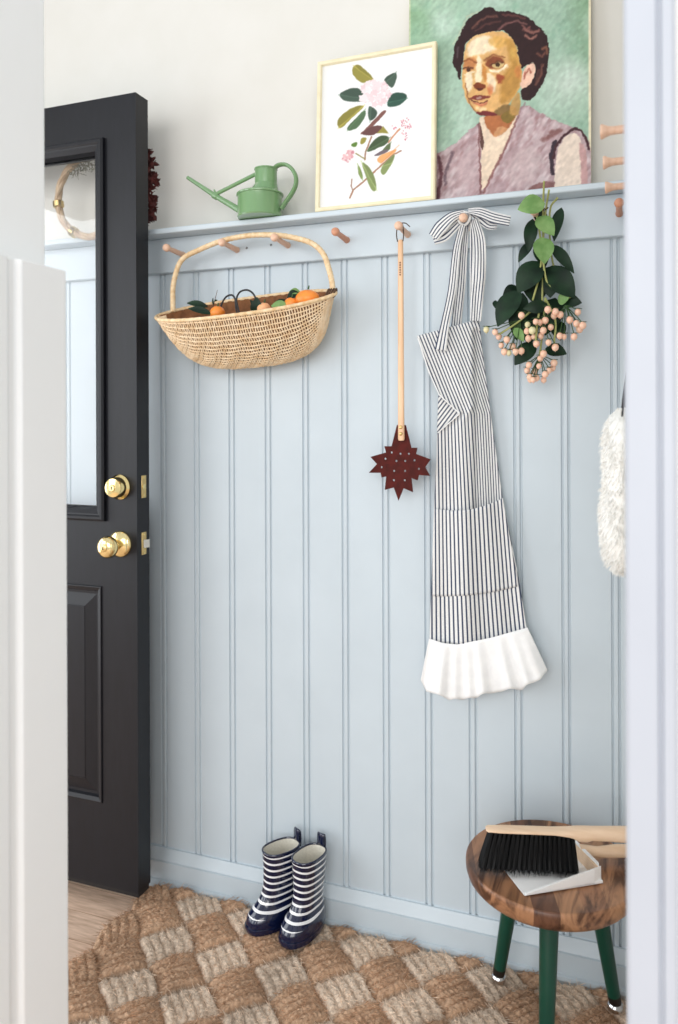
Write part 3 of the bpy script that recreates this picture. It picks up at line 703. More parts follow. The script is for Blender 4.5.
# neck and chest
A([(200, 60), (345, 60), (345, 82), (290, 205), (212, 370), (202, 340), (206, 200), (196, 95)], (228, 206, 182), p3, soft=.8)
A([(206, 70), (240, 130), (262, 150), (300, 128), (338, 76), (350, 20), (250, 40)], (176, 108, 66), p3, soft=1.5); A([(270, 60), (345, 20), (338, 76), (305, 100)], (124, 104, 48), p3, soft=1.2, op=.9); A([(262, 110), (300, 105), (316, 118), (270, 145), (250, 150)], (206, 150, 104), p3, soft=1.5)
A([(236, 180), (260, 150), (330, 110), (290, 190), (240, 210)], (240, 218, 192), p3, soft=2, op=.7)
A([(196, 95), (206, 110), (216, 185), (204, 210)], (96, 66, 60), p3, soft=.8); Ln([(196, 92), (196, 200), (203, 372)], (118, 74, 72), 7, p3, op=.8, soft=1.2); Ln([(352, 62), (318, 150), (276, 240), (212, 372)], (128, 82, 78), 9, p3, op=.8, soft=1.4)
Ln([(378, 12), (352, 60), (345, 80)], (150, 120, 126), 8, p3, op=.7)
# face
A([(115, 400), (115, 345), (140, 240), (230, 205), (340, 185), (420, 230), (450, 330), (475, 430), (470, 500), (460, 550), (400, 640), (320, 690), (240, 712), (190, 692), (150, 650), (125, 600), (102, 500)], (222, 174, 112), p1, soft=.8)
A([(150, 250), (235, 212), (290, 230), (330, 300), (250, 330), (165, 350), (130, 340)], (247, 230, 200), p1, soft=3, op=.9); A([(255, 240), (340, 215), (400, 250), (350, 300), (290, 290)], (222, 172, 92), p1, soft=3, op=.8)
A([(360, 225), (430, 250), (455, 330), (465, 420), (400, 400), (390, 320)], (194, 146, 70), p1, soft=4, op=.85); A([(400, 300), (430, 290), (440, 350), (405, 360)], (216, 174, 92), p1, soft=3, op=.7)
A([(340, 140), (430, 30), (470, 70), (462, 205), (400, 290), (330, 310), (345, 210)], (184, 136, 66), p2, soft=4, op=.9); A([(420, 80), (470, 60), (470, 130), (440, 150)], (206, 128, 70), p2, soft=3, op=.7)
A([(125, 110), (165, 100), (172, 190), (145, 240), (128, 200)], (248, 230, 198), p2, soft=2.5); A([(250, 110), (300, 115), (320, 190), (300, 240), (260, 190)], (244, 222, 190), p2, soft=2.5, op=.9)
A([(195, 0), (228, 15), (232, 150), (205, 178), (178, 165), (192, 80)], (246, 226, 190), p2, soft=2); A([(226, 50), (252, 70), (256, 170), (236, 160)], (202, 136, 70), p2, soft=1.8)
A([(112, 25), (190, 8), (192, 70), (150, 108), (116, 100)], (196, 128, 78), p2, soft=2, op=.9); A([(240, 40), (300, 2), (360, 22), (378, 70), (312, 90), (262, 76)], (134, 72, 44), p2, soft=1.8)
A([(285, 60), (335, 36), (378, 52), (340, 84), (300, 84)], (206, 176, 120), p2, soft=1); Ln([(280, 62), (318, 42), (360, 44)], (92, 52, 34), 9, p2, soft=1.8); A([(302, 50), (338, 46), (342, 72), (312, 76)], (66, 44, 26), p2, soft=.8); Ln([(240, 34), (300, -2), (365, 14)], (132, 78, 46), 9, p2, soft=2)
Ln([(278, 94), (330, 102), (384, 66)], (248, 232, 200), 13, p2, soft=1.8)
Ln([(114, 84), (140, 76), (174, 84)], (84, 48, 34), 9, p2, soft=1.6); A([(128, 82), (158, 78), (160, 100), (136, 108)], (82, 48, 30), p2, soft=.8); Ln([(112, 40), (150, 26), (190, 44)], (142, 84, 48), 12, p2, soft=1.2, op=.8); Ln([(122, 118), (150, 118), (180, 100)], (244, 222, 184), 9, p2, soft=1)
A([(312, 112), (362, 122), (366, 150), (330, 190), (318, 150)], (146, 66, 40), p2, soft=2, op=.9); A([(262, 180), (300, 190), (290, 250), (262, 240)], (204, 112, 70), p2, soft=2, op=.7)
A([(170, 178), (205, 170), (252, 184), (256, 200), (212, 224), (182, 204)], (124, 60, 32), p2, soft=1.2); A([(196, 200), (240, 202), (225, 225), (205, 226)], (90, 42, 30), p2, soft=1)
A([(145, 264), (200, 246), (232, 252), (284, 246), (272, 268), (212, 280), (165, 274)], (128, 58, 48), p2, soft=1.2); A([(188, 263), (215, 258), (234, 263), (208, 273)], (216, 196, 184), p2, soft=1, op=.6); A([(160, 286), (208, 304), (270, 284), (250, 312), (200, 318)], (200, 124, 92), p2, soft=1.2)
Ln([(150, 270), (180, 288), (212, 296), (262, 284)], (96, 40, 36), 6, p2)
A([(188, 318), (262, 322), (252, 348), (194, 340)], (240, 206, 156), p2, soft=1.8); Ln([(126, 180), (140, 250), (158, 310), (190, 352)], (150, 96, 60), 9, p2, soft=1.2, op=.8)
A([(312, 334), (395, 296), (412, 330), (350, 368), (300, 372)], (132, 104, 62), p2, soft=2); A([(190, 352), (250, 344), (300, 352), (330, 372), (200, 374)], (112, 44, 44), p2, soft=1.2)
A([(400, 300), (460, 215), (470, 300), (455, 372), (400, 372)], (188, 144, 84), p2, soft=2, op=.9)
# ear, hair
A([(478, 110), (508, 62), (545, 44), (560, 82), (552, 140), (505, 202), (465, 212), (468, 150)], (236, 194, 170), p2, soft=.8); Ln([(486, 150), (492, 112), (520, 84), (530, 110)], (180, 108, 90), 10, p2, soft=1.2)
hair = [(42, 400), (58, 280), (100, 200), (140, 110), (210, 72), (260, 40), (300, 44), (322, 72), (400, 68), (470, 88), (530, 118), (560, 150), (612, 190), (637, 250), (642, 330), (640, 370), (626, 460), (590, 540), (550, 600), (500, 626), (474, 606), (465, 556), (502, 540), (552, 480), (562, 420), (546, 384), (508, 398), (472, 430), (458, 360), (440, 270), (380, 195), (330, 185), (235, 206), (150, 236), (122, 280), (112, 360), (104, 400), (100, 490), (84, 490), (74, 430)]
A(hair, (48, 27, 28), p1, soft=.8, rag=.5)
for q, c, w_ in (([(170, 172), (215, 130), (270, 100), (320, 100)], (118, 76, 66), 12), ([(190, 190), (250, 150), (340, 130)], (96, 58, 54), 9), ([(330, 178), (390, 140), (450, 130), (500, 150)], (136, 92, 88), 12), ([(360, 92), (430, 96), (490, 112)], (104, 62, 58), 12),
                 ([(490, 180), (540, 200), (575, 190)], (154, 104, 94), 18), ([(495, 220), (530, 240), (560, 225)], (168, 116, 104), 16), ([(480, 160), (500, 180), (520, 170)], (140, 90, 84), 12), ([(600, 300), (622, 290), (628, 330)], (132, 86, 66), 16), ([(570, 330), (600, 350), (610, 330)], (116, 72, 60), 14), ([(600, 400), (590, 460), (560, 520)], (122, 78, 66), 14), ([(80, 290), (75, 350)], (92, 78, 84), 9), ([(580, 430), (560, 500)], (96, 60, 54), 10)):
    Ln(q, c, w_, p1, soft=2, op=.85)
Ln([(50, 275), (95, 195), (135, 105), (205, 66)], (222, 212, 178), 5, p1, soft=1.5, op=.6)
cv.C *= (.94+.12*vnoise(np.stack([Q[:, 0]*.8+Q[:, 1]*.6, (-Q[:, 0]*.6+Q[:, 1]*.8)*.5], 1), 2.4, 12))[:, None]
art_object('painted_face', P, F, cv.linear(), 'paint', pt)

# ------------------------------------------------------------------ leather fly swatter
SY = -.066
sw0 = at(400.5, 236, SY)
sw = thing('fly_swatter', sw0, 'wooden fly swatter with brown leather star flap hanging from a peg', 'fly swatter')
h0, h1 = at(400.8, 240, SY), at(401.3, 440.5, SY)
hx = (h0.x+h1.x)/2
b = MB(); R = []
for z, wd in ((h0.z, .0048), (h0.z-.003, .0062), (h0.z-.12, .0066), (h1.z+.05, .0074), (h1.z+.004, .0078), (h1.z, .0062)):
    R.append([V(hx+wd*math.cos(a)*(1 if True else 0), SY-.001+.0046*math.sin(a), z) for a in [2*PI*j/16 for j in range(16)]])
b.rings(R); b.build('handle', 'handle', sw)
star = [(182, 720), (165, 788), (142, 788), (147, 808), (97, 822), (118, 845), (92, 873), (130, 873), (133, 888), (148, 885), (143, 928), (172, 920), (187, 962), (203, 922), (233, 935), (228, 890), (248, 897), (252, 880), (288, 883), (272, 855), (290, 830), (243, 813), (247, 793), (228, 793), (210, 720)]
hol = [(165, 808), (193, 812), (220, 812), (145, 828), (180, 835), (208, 835), (238, 833), (133, 855), (173, 867), (208, 867), (252, 860), (172, 897), (207, 897)]
def s2(x, y): p = at(340+x/3.2, 200+y/3.2, SY+.004); return (p.x, p.z)
outer = [s2(*p) for p in star]
hl = []
for x, y in hol:
    cx, cz = s2(x, y); hl.append([(cx+.0026*math.cos(2*PI*j/10), cz+.0026*math.sin(2*PI*j/10)) for j in range(10)])
b = MB(); b.shape(outer, hl, (0, SY+.0040, 0), (1, 0, 0), (0, 0, 1), -.0028); b.build('leather_flap', 'leather', sw, smooth=False)
for y in (727, 748):
    p = at(340+195/3.2, 200+y/3.2, SY); b = MB(); b.lathe([(.0042, .004), (.0042, .0062), (.003, .0078), (.0006, .0084)], (hx, SY, p.z), (0, -1, 0), 16); b.build('rivet', 'brass_dull', sw)
pg = V(-.4712, -.080, 1.6535)
b = MB(); b.tube(smoothpath([(hx-.0065, SY-.004, h0.z-.004), (hx-.0085, SY-.004, h0.z+.012), (pg.x-.007, pg.y, pg.z+.002), (pg.x-.002, pg.y, pg.z+.0085), (pg.x+.005, pg.y, pg.z+.006), (hx+.0078, SY-.004, h0.z+.012), (hx+.0065, SY-.004, h0.z-.004)], 40), .0013, 6)
b.tube(smoothpath([(pg.x-.002, pg.y, pg.z+.009), (pg.x+.010, pg.y+.006, pg.z+.0095), (pg.x+.019, pg.y+.012, pg.z+.002)], 10), .0012, 6)
b.build('hanging_cord', 'cord', sw)
b = MB()
for k in range(6): z = at(400, 263+k*2.4, SY).z; b.box(hx-.0016, hx+.0016, SY-.0060, SY-.0054, z-.0022, z+.0012)
b.build('burnt_stamp', 'burn', sw, smooth=False)

# ------------------------------------------------------------------ striped apron
ap = thing('apron', at(467, 230, -.06), 'blue and white ticking stripe apron with white ruffle hanging from a peg', 'apron')
PER = 3.55
def ap_u(x, y):
    fold = 474 if y > 330 else 900
    def base(x):
        if y < 414: return (x-.40*(y-414)-465)*1.06
        w_ = 56+(y-414)*.085; xc = 465+(y-414)*.055; return (x-xc)*60/w_
    if y >= 330 and x > fold and y < 512: return (base(fold)+(x-fold)*1.35)/PER
    return base(x)/PER
LK = [(0, 417, 336), (.06, 422.5, 355), (.12, 429, 372), (.2, 439.5, 396), (.26, 459.5, 414), (.32, 437, 433), (.4, 436.5, 456), (.56, 434, 508), (.76, 432, 567), (1, 429.5, 642)]
RK = [(0, 479, 319), (.12, 483, 355), (.35, 491.5, 420), (.58, 502.5, 498), (.82, 518, 575), (1, 527, 630)]
def ap_y(s, t, x, y):
    Y = -.044+.016*t+(.009*math.sin(s*8+1.8*t)+.004*math.sin(s*17+3+2*t))*(.25+.75*t)
    Y -= .012*(1-t)**2
    if 330 < y < 512 and x > 472: Y += .011*min(1, (x-472)/4)
    return min(Y, -.012)
NA, NS = 110, 44
G = []; UV = []
for a in range(NA+1):
    t = a/NA; lx, ly = lerp_knots(LK, t); rx, ry = lerp_knots(RK, t); row = []; ur = []
    for k in range(NS+1):
        s = k/NS; x, y = lx+(rx-lx)*s, ly+(ry-ly)*s+s*(1-s)*(26*t**6)
        row.append(at(x, y, ap_y(s, t, x, y))); ur.append((ap_u(x, y), t))
    G.append(row); UV.append(ur)
def cloth(name, G, UV, mt, parent, th=.0012):
    b = MB(); b.grid(G, uv=UV); o = b.build(name, mt, parent, angle=80)
    sd = o.modifiers.new('thickness', 'SOLIDIFY'); sd.thickness = th; sd.offset = 0; return o
cloth('apron_front', G, UV, 'ticking', ap)
# turned corner of the bib under the fold
G, UV = [], []
for a in range(9):
    q = a/8; l = (438.5+(-1.5)*q, 393+41*q); pk = (460, 414)
    G.append([at(l[0]+(pk[0]-l[0])*k/6, l[1]+(pk[1]-l[1])*k/6, -.037) for k in range(7)])
    UV.append([((l[0]+(pk[0]-l[0])*k/6+.75*(l[1]+(pk[1]-l[1])*k/6))/PER/1.2, 0) for k in range(7)])
cloth('turned_corner', G, UV, 'ticking', ap)
b = MB(); b.tube([at(*p) for p in ((418, 338, -.060), (429, 372, -.056), (439.5, 395, -.052), (459.5, 413.5, -.050))], [.0014]*4, 6); b.tube([at(*p) for p in ((459.5, 414, -.050), (437.5, 433, -.047))], .0012, 6)
b.build('hem_edge', 'white', ap)
# pocket
G, UV = [], []
for a in range(31):
    q = a/30; row, ur = [], []
    for k in range(NS+1):
        s = k/NS
        xa, ya = 434+(502.8-434)*s, 508+(498-508)*s+s*(1-s)*26
        xb, yb_ = 431.8+(518.5-431.8)*s, 596+(586-596)*s+s*(1-s)*14
        x, y = xa+(xb-xa)*q, ya+(yb_-ya)*q; t = .58+.22*q
        row.append(at(x, y, ap_y(s, t, x, 600)-.0014-.0012*(1-q)-.008*(1-q)*math.sin(PI*s))); ur.append((ap_u(x, 520+q*70)+.25*math.sin(6*s), q))
    G.append(row); UV.append(ur)
cloth('pocket', G, UV, 'ticking', ap)
# ruffle
TK = [(0, 429, 638.5), (.15, 443, 643), (.3, 457, 644.5), (.65, 492, 637.5), (1, 527.5, 627.5)]
BK = [(0, 420, 679), (.06, 426, 691), (.24, 449, 699.5), (.43, 474, 698), (.58, 493, 691.5), (.8, 523, 689), (.94, 541, 680.5), (1, 546.5, 669)]
G, UV = [], []
for a in range(17):
    q = a/16; row = []
    for k in range(121):
        s = k/120; tx, ty = lerp_knots(TK, s); bx_, by_ = lerp_knots(BK, s)
        wv = .7*math.sin(s*25+1.6*math.sin(s*9))+.35*math.sin(s*57+1)+.5*math.sin(s*11+2)
        row.append(at(tx+(bx_-tx)*q+wv*1.0*q, ty+(by_-ty)*q+wv*1.4*q*q, -.041-.002*q+wv*(.0008+.0115*q)))
    G.append(row); UV.append([(0, 0)]*121)
cloth('ruffle', G, UV, 'white', ap)
# straps and bow
def ribbon(name, pts, nst, parent=ap, wave=0, off=0):        # pts: (px, py, Y, half width px, slope of the cross line)
    N = 20*(len(pts)-1); G, UV = [], []
    pc = smoothpath([Vector((p[0], p[1], 0)) for p in pts], N); 
    for k, c in enumerate(pc):
        q = k/(len(pc)-1)*(len(pts)-1); i = min(int(q), len(pts)-2); f_ = q-i
        Y = pts[i][2]+(pts[i+1][2]-pts[i][2])*f_; hw = pts[i][3]+(pts[i+1][3]-pts[i][3])*f_
        d = (pc[min(k+1, len(pc)-1)]-pc[max(k-1, 0)]).normalized(); nx, ny = -d.y, d.x
        G.append([at(c.x+nx*hw*j, c.y+ny*hw*j, Y+wave*math.sin(j*4+k*.12)) for j in (-1, -.6, -.2, .2, .6, 1)])
        UV.append([((j+1)/2*nst+off, 0) for j in (-1, -.6, -.2, .2, .6, 1)])
    return cloth(name, G, UV, 'ticking', parent)
ribbon('neck_strap', [(463, 222, -.083, 3, 0), (456.5, 250, -.078, 3.6, 0), (452, 290, -.070, 4.0, 0), (445, 325, -.069, 4.4, 0), (440.5, 350, -.070, 5.6, 0)], 3, wave=.001)
ribbon('neck_strap', [(466, 222, -.070, 3.5, 0), (463, 250, -.060, 4.5, 0), (460.5, 285, -.055, 5, 0), (457, 318, -.046, 5, 0), (456, 332, -.034, 5, 0)], 4, wave=.002)
ribbon('neck_strap', [(474, 219, -.080, 4, 0), (479, 240, -.076, 6.2, 0), (479.5, 270, -.070, 6.6, 0), (477, 300, -.067, 6.4, 0), (475.5, 321, -.0665, 5.4, 0)], 4.5, wave=.002)
ribbon('neck_strap', [(472, 221, -.076, 2.5, 0), (473, 245, -.070, 3, 0), (472.5, 270, -.066, 2.6, 0), (471.5, 297, -.064, 1.5, 0)], 2, wave=.001, off=.4)
ribbon('bow_loop', [(465, 212, -.088, 2.6, 0), (452, 217, -.096, 5, 0), (441, 227, -.098, 6.5, 0), (433.5, 237, -.094, 5.5, 0)], 4)
ribbon('bow_loop', [(433.5, 240, -.094, 5, 0), (444, 236, -.088, 5.5, 0), (455, 226, -.084, 4.5, 0), (464, 217, -.082, 3, 0)], 3, off=.5)
ribbon('bow_tail', [(468, 211, -.088, 2.6, 0), (480, 212.5, -.092, 5, 0), (494, 217.5, -.090, 5.6, 0), (510, 221, -.086, 5.2, 0)], 4)
ribbon('bow_tail', [(471, 212, -.082, 3, 0), (481, 219, -.078, 5, 0), (489, 225, -.076, 4.5, 0), (497, 226, -.075, 3, 0)], 3, off=.3)
kn = V(-.3262, -.082, 1.6575)
b = MB(); Rk = []
for j in range(28):
    a = 2*PI*j/28; Rk.append(kn+V(math.cos(a)*.012, .003*math.sin(3*a), math.sin(a)*.012+.001))
b.tube(Rk, .0055, 8, closed=True, flat=.8)
for j in range(len(b.v)): b.uv[j] = ((j % 8)/8*3, 0)
b.build('bow_knot', 'ticking', ap)

# ------------------------------------------------------------------ hanging bunch of berries
bo = thing('berry_bunch', at(543, 215, -.06), 'bunch of peach berries and dark green leaves hanging upside down from the rail', 'bouquet')
BX, BYY, BK_ = 470, 180, 3.988
def q5(x, y, Y=-.07): return at(BX+x/BK_, BY5+y/BK_, Y)
BY5 = 180
stems = [[(295, 5, -.118), (292, 110, -.075), (290, 330, -.07), (288, 490, -.075)], [(315, 40, -.116), (300, 140, -.07), (280, 360, -.08), (250, 480, -.085)], [(238, 70, -.116), (270, 160, -.08), (300, 380, -.085), (322, 430, -.09)], [(348, 72, -.112), (318, 130, -.07), (330, 330, -.06), (400, 470, -.08)],
         [(288, 480, -.075), (270, 560, -.10), (262, 650, -.11)], [(288, 480, -.075), (200, 560, -.09), (110, 620, -.08)], [(300, 470, -.075), (290, 600, -.09), (270, 760, -.08)], [(300, 470, -.075), (340, 560, -.10), (335, 650, -.10)]]
for s_ in stems:
    b = MB(); b.tube(smoothpath([q5(*p) for p in s_], 18), .0021, 7); b.build('stem', 'stem', bo)
# twine that ties the bunch to its peg
b = MB(); b.tube(smoothpath([q5(285, 110, -.085), V(-.1765, -.07, 1.6625), q5(310, 110, -.065), q5(296, 120, -.088), q5(285, 110, -.085)], 24), .0012, 6); b.build('twine', 'cord', bo)
leaves = [((300, 95), (190, 118), 84, 1, -.122), ((268, 148), (335, 222), 66, 1, -.105), ((285, 228), (298, 334), 78, 1, -.108),
          ((365, 110), (335, 245), 46, 0, -.075), ((250, 155), (232, 285), 52, 0, -.085), ((250, 245), (193, 328), 40, 0, -.07), ((322, 258), (415, 372), 46, 0, -.08), ((270, 250), (300, 350), 60, 0, -.07),
          ((285, 325), (190, 450), 100, 0, -.085), ((300, 350), (418, 470), 100, 0, -.08), ((200, 440), (110, 585), 92, 0, -.095), ((210, 450), (185, 640), 80, 0, -.07), ((360, 480), (446, 490), 56, 0, -.075), ((262, 650), (178, 738), 72, 0, -.085), ((300, 672), (386, 694), 56, 0, -.075),
          ((310, 500), (212, 512), 52, 0, -.10), ((178, 590), (214, 645), 36, 2, -.10), ((250, 350), (265, 500), 110, 0, -.06), ((340, 470), (300, 620), 110, 0, -.05), ((220, 500), (240, 660), 90, 0, -.05), ((330, 340), (320, 470), 90, 0, -.07), ((100, 480), (102, 512), 20, 0, -.05), ((350, 480), (395, 470), 44, 2, -.085), ((265, 120), (300, 190), 50, 0, -.07), ((345, 560), (360, 640), 60, 0, -.05), ((195, 430), (130, 470), 60, 0, -.06)]
for (x0, y0), (x1, y1), wd, kind, Y in leaves:
    b = MB(); b.leaf(q5(x0, y0, Y+.012), q5(x1, y1, Y), wd/BK_*1.70/770, (random.uniform(-.3, .3), -1, random.uniform(-.1, .35)), fold=.18, curl=.10); b.build('leaf', 'leaf2' if kind else 'leaf', bo)
berries = [(310, 517), (205, 540), (340, 525), (335, 541), (360, 537), (430, 527), (398, 558), (425, 573), (450, 580), (437, 595), (415, 625), (375, 625), (358, 622), (322, 587), (292, 600), (262, 565), (280, 568), (230, 577), (228, 603), (255, 625), (233, 632), (283, 622), (265, 653), (313, 648), (340, 667), (293, 693), (280, 712), (235, 738), (258, 765), (238, 786), (266, 790), (300, 775), (330, 750), (335, 730), (240, 797), (275, 742), (65, 597), (100, 607), (115, 625), (147, 637), (125, 660), (137, 685), (170, 665), (182, 685), (205, 682), (252, 797), (294, 797), (315, 760), (228, 760), (155, 690), (248, 600), (300, 560)]
bb = MB(); bb.sphere((0, 0, 0), .0064, 14, sc=(1, 1, 1.12)); bb.tube([(0, 0, -.0068), (0, 0, -.0085)], [.0012, .0004], 5)
proto = None
root = {0: (288, 490, -.075)}
for k, (x, y) in enumerate(berries):
    Y = -.095-.03*random.random()+(.02 if y > 700 or x < 180 else 0)
    p = q5(x, y, Y); mm = 'berry2' if k in (36, 17, 49, 50) else 'berry'
    if k == 0: me_b = {}
    key = mm
    if key not in me_b:
        o = bb.build('berry', mm, bo); me_b[key] = o.data
        # mesh is in local coordinates about its own centre
        n_ = np.zeros(len(o.data.vertices)*3); o.data.vertices.foreach_get('co', n_); n_ = n_.reshape(-1, 3)+np.array(bo.location); o.data.vertices.foreach_set('co', n_.ravel()); o.data.update()
    else:
        o = bpy.data.objects.new('berry', me_b[key]); col.objects.link(o); o.parent = bo
    o.location = p-bo.location
    s_ = .86+.3*random.random(); o.scale = (s_, s_, s_)
    # stalk to the nearest spray
    if x < 215: hub = q5(200, 560, -.085)
    elif y > 685: hub = q5(278, 700, -.085)
    elif x > 345: hub = q5(380, 500, -.085)
    else: hub = q5(285, 560, -.095)
    b = MB(); mid = p.lerp(hub, .5)+V(0, .006, .004); b.tube(smoothpath([p+V(0, .003, .005), mid, hub], 8), .0010, 5)
    for j in range(4):
        a = PI/2*j+.4; b.leaf(p+V(math.cos(a)*.0015, .002+math.sin(a)*.0015, .006), p+V(math.cos(a)*.0085, .002+math.sin(a)*.008, .0075), .0055, (0, 0, 1), nseg=4)
    b.build('calyx', 'sepal', bo)

# ------------------------------------------------------------------ white fur bag on the side wall
fb = V(-.006, -.37, 1.245)
bag = thing('fur_bag', fb, 'fluffy white fur bag on a black strap, half hidden by the right casing', 'bag')
b = MB(); Rg = []
zb0, zb1 = .965, 1.238
for a in range(19):
    q = a/18; z = zb0+(zb1-zb0)*q
    e = max(.02, (1-abs(2*q-1)**5))**.5
    wd = .12*e*(1.0-.10*(1-q)); dp = .030*e*(1+.1*math.sin(q*7))
    Rg.append([V(-.005+dp*math.cos(t)+.003*math.sin(5*t+a), fb.y+wd*math.sin(t), z) for t in [2*PI*j/36 for j in range(36)]])
b.rings(Rg); b.build('bag_body', 'fur', bag)
b = MB()
for k in range(7000):
    a = random.random()*18; i = min(int(a), 17); t = random.random()*36; j = int(t)
    p = Rg[i][j % 36].lerp(Rg[i+1][(j+1) % 36], random.random())
    c = V(-.005, fb.y+(p.y-fb.y)*.75, p.z); d = (p-c).normalized()+V(random.gauss(0, .3), random.gauss(0, .3), -.75+random.gauss(0, .3)); L = random.uniform(.005, .011)
    d.normalize(); sdv = d.cross(V(random.gauss(0, 1), random.gauss(0, 1), random.gauss(0, 1))).normalized()*.0009
    i0 = [b.vert(p-d*.003-sdv), b.vert(p-d*.003+sdv), b.vert(p+d*L*.6+sdv*.7-V(0, 0, .001)), b.vert(p+d*L-V(0, 0, .003)), b.vert(p+d*L*.6-sdv*.7-V(0, 0, .001))]
    b.face(i0)
b.build('fur', 'fur', bag)['kind'] = 'stuff'
b = MB(); pgs = V(.016, -.365, 1.660)
b.tube(smoothpath([V(-.004, fb.y-.085, 1.225), V(.014, fb.y-.05, 1.40), pgs+V(.004, -.006, -.012), pgs+V(0, 0, .002), pgs+V(.004, .006, -.012), V(.014, fb.y+.06, 1.40), V(-.004, fb.y+.085, 1.225)], 40), .0042, 8, flat=.35); b.build('strap', 'strap', bag)

# ------------------------------------------------------------------ striped rain boots
RUG_T = .0265
def boot(base, hd, label):
    hd = Vector((hd[0], hd[1], 0)).normalized(); sd = Vector((-hd.y, hd.x, 0)); base = Vector((base[0], base[1], RUG_T))
    t = thing('rain_boot', base, label, 'boot', 'pair of striped rain boots')
    # z, back, front, half width, front roundness
    K = [(.0, .004, .160, .029), (.010, 0, .166, .0325), (.022, -.002, .168, .0335), (.034, -.002, .165, .033), (.045, 0, .156, .0315), (.056, .002, .140, .029), (.068, .004, .122, .0275), (.080, .005, .108, .027), (.094, .005, .099, .027), (.110, .004, .095, .0275), (.135, .002, .094, .0295), (.160, 0, .094, .0315), (.185, -.001, .095, .033), (.203, -.002, .096, .034)]
    K = [(z*.875, bk_, (.093+(fr_-.095)*.62 if fr_ > .095 else fr_*.97), hw_*(1.03 if z < .06 else .95)) for z, bk_, fr_, hw_ in K]; K = [(z*.97, *q) for z, *q in K]; TOP = K[-1][0]
    def sl(z, back, front, hw, inset=0, n=40):
        cx = (front+back)/2; L = (front-back)/2-inset; w_ = hw-inset; out = []
        for j in range(n):
            a = 2*PI*j/n; ca, sa = math.cos(a), math.sin(a); e = .82
            x = cx+L*math.copysign(abs(ca)**e, ca); y = w_*math.copysign(abs(sa)**e, sa)
            if L > .06: y *= 1+.10*math.sin(PI*(x-back)/(front-back)*1.0-.5)-.14*max(0, 1-(x-back)/(front-back)*1.6)*.6
            out.append(base+hd*x+sd*y+V(0, 0, z))
        return out
    def interp(z):
        return lerp_knots([(k[0],)+k[1:] for k in K], z)
    b = MB(); zs_ = [.012+(TOP-.012)*k/44 for k in range(45)]
    G = [sl(z, *interp(z)) for z in zs_]
    UV = []
    for row, z in zip(G, zs_):
        ur = []
        for p in row:
            fwd = (p-base).dot(hd); u = (z-.10*max(0, fwd-.08)-.003)/.0150
            ur.append((u, 1.0 if z > .034 and z < TOP-.004 else 0.0))
        UV.append(ur)
    b.grid(G, close_v=True, uv=UV); b.face(range(40))
    b.build('boot_upper', 'bootstripe', t, angle=60)
    b = MB(); Gi = [sl(z, *interp(z), inset=.0028) for z in (TOP, .165, .15, .13, .11, .09)]
    b.grid(Gi, close_v=True); i0 = len(b.v)-40; b.face(range(i0, i0+40)); b.build('lining', 'lining', t)
    b = MB(); top = sl(TOP+.0005, *interp(TOP), inset=.0014); b.tube(top, .0022, 8, closed=True); b.build('rim_binding', 'navy', t)
    b = MB()
    b.rings([sl(z, bk-.002, fr_+.002, hw+.0015) for z, bk, fr_, hw in ((0, .004, .1335, .0295), (.003, .001, .1375, .033), (.013, 0, .140, .0343), (.016, 0, .139, .0335))]); b.build('sole', 'navy', t)
    b = MB(); c = base+hd*(-.002)+V(0, 0, TOP-.011)
    path = smoothpath([c-hd*.003, c-hd*.0045+V(0, 0, .024), c-hd*.001+V(0, 0, .039), c+hd*.004+V(0, 0, .036), c+hd*.005+V(0, 0, .012)], 20)
    b.grid([[p+sd*k*.0102 for k in (-1, 0, 1)] for p in path]); o = b.build('pull_tab', 'navy', t); m_ = o.modifiers.new('thickness', 'SOLIDIFY'); m_.thickness = .0022
    return t
boot((-.751, -.031), (-.54, -.84), 'left boot of the navy and white striped pair, toe pointing left')
boot((-.688, -.031), (-.27, -.96), 'right boot of the navy and white striped pair, nearer the stool')

# ------------------------------------------------------------------ braided coir rug
RX0, RX1, RY0, RY1 = -1.165, .028, -.78, -.033
NXr, NYr = 640, 400
xs = np.linspace(RX0, RX1, NXr); ys = np.linspace(RY0, RY1, NYr)
Xg, Yg = np.meshgrid(xs, ys, indexing='ij'); Xf, Yf = Xg.ravel(), Yg.ravel()
LAT = .1455; cell = LAT/math.sqrt(2)
wob = np.stack([vnoise(np.stack([Xf, Yf], 1), .05, 21)-.5, vnoise(np.stack([Xf, Yf], 1), .05, 22)-.5], 1)*.010
xx, yy = Xf+.993+wob[:, 0], Yf+.226+wob[:, 1]
p_, q_ = (xx+yy)/math.sqrt(2)/cell+.5, (-xx+yy)/math.sqrt(2)/cell+.5
ip, iq = np.floor(p_), np.floor(q_); fp, fq = p_-ip-.5, q_-iq-.5
light = ((ip+iq) % 2 == 0)
along = np.where(light, fq, fp); across = np.where(light, fp, fq)
xc_ = -.993+((ip-iq)*cell)/math.sqrt(2)
light &= xc_ > -1.10
arch = np.clip(1-(2*np.abs(along))**2.4, 0, 1)**.6
rope = np.abs(((across+.5)*5) % 1-.5)*2
rid = np.floor((across+.5)*5)
ropep = np.sqrt(np.clip(1-rope**2, 0, 1))
tw_ = np.sin(along*cell*2*PI/.011+rope*2.0*np.sign(((across+.5)*5) % 1-.5)+rid*1.7+ip*3+iq*5)
edgeac = np.clip((.5-np.abs(across))/.06, 0, 1)
hz = .003+.0145*arch*(.75+.25*edgeac)+.0080*ropep*(.4+.6*arch)+.0008*tw_*ropep+.003*(vnoise(np.stack([Xf, Yf], 1), .004, 30)-.5)+.0025*(vnoise(np.stack([Xf, Yf], 1), .0016, 31)-.5)
hz += np.where(light, -.001, .002)
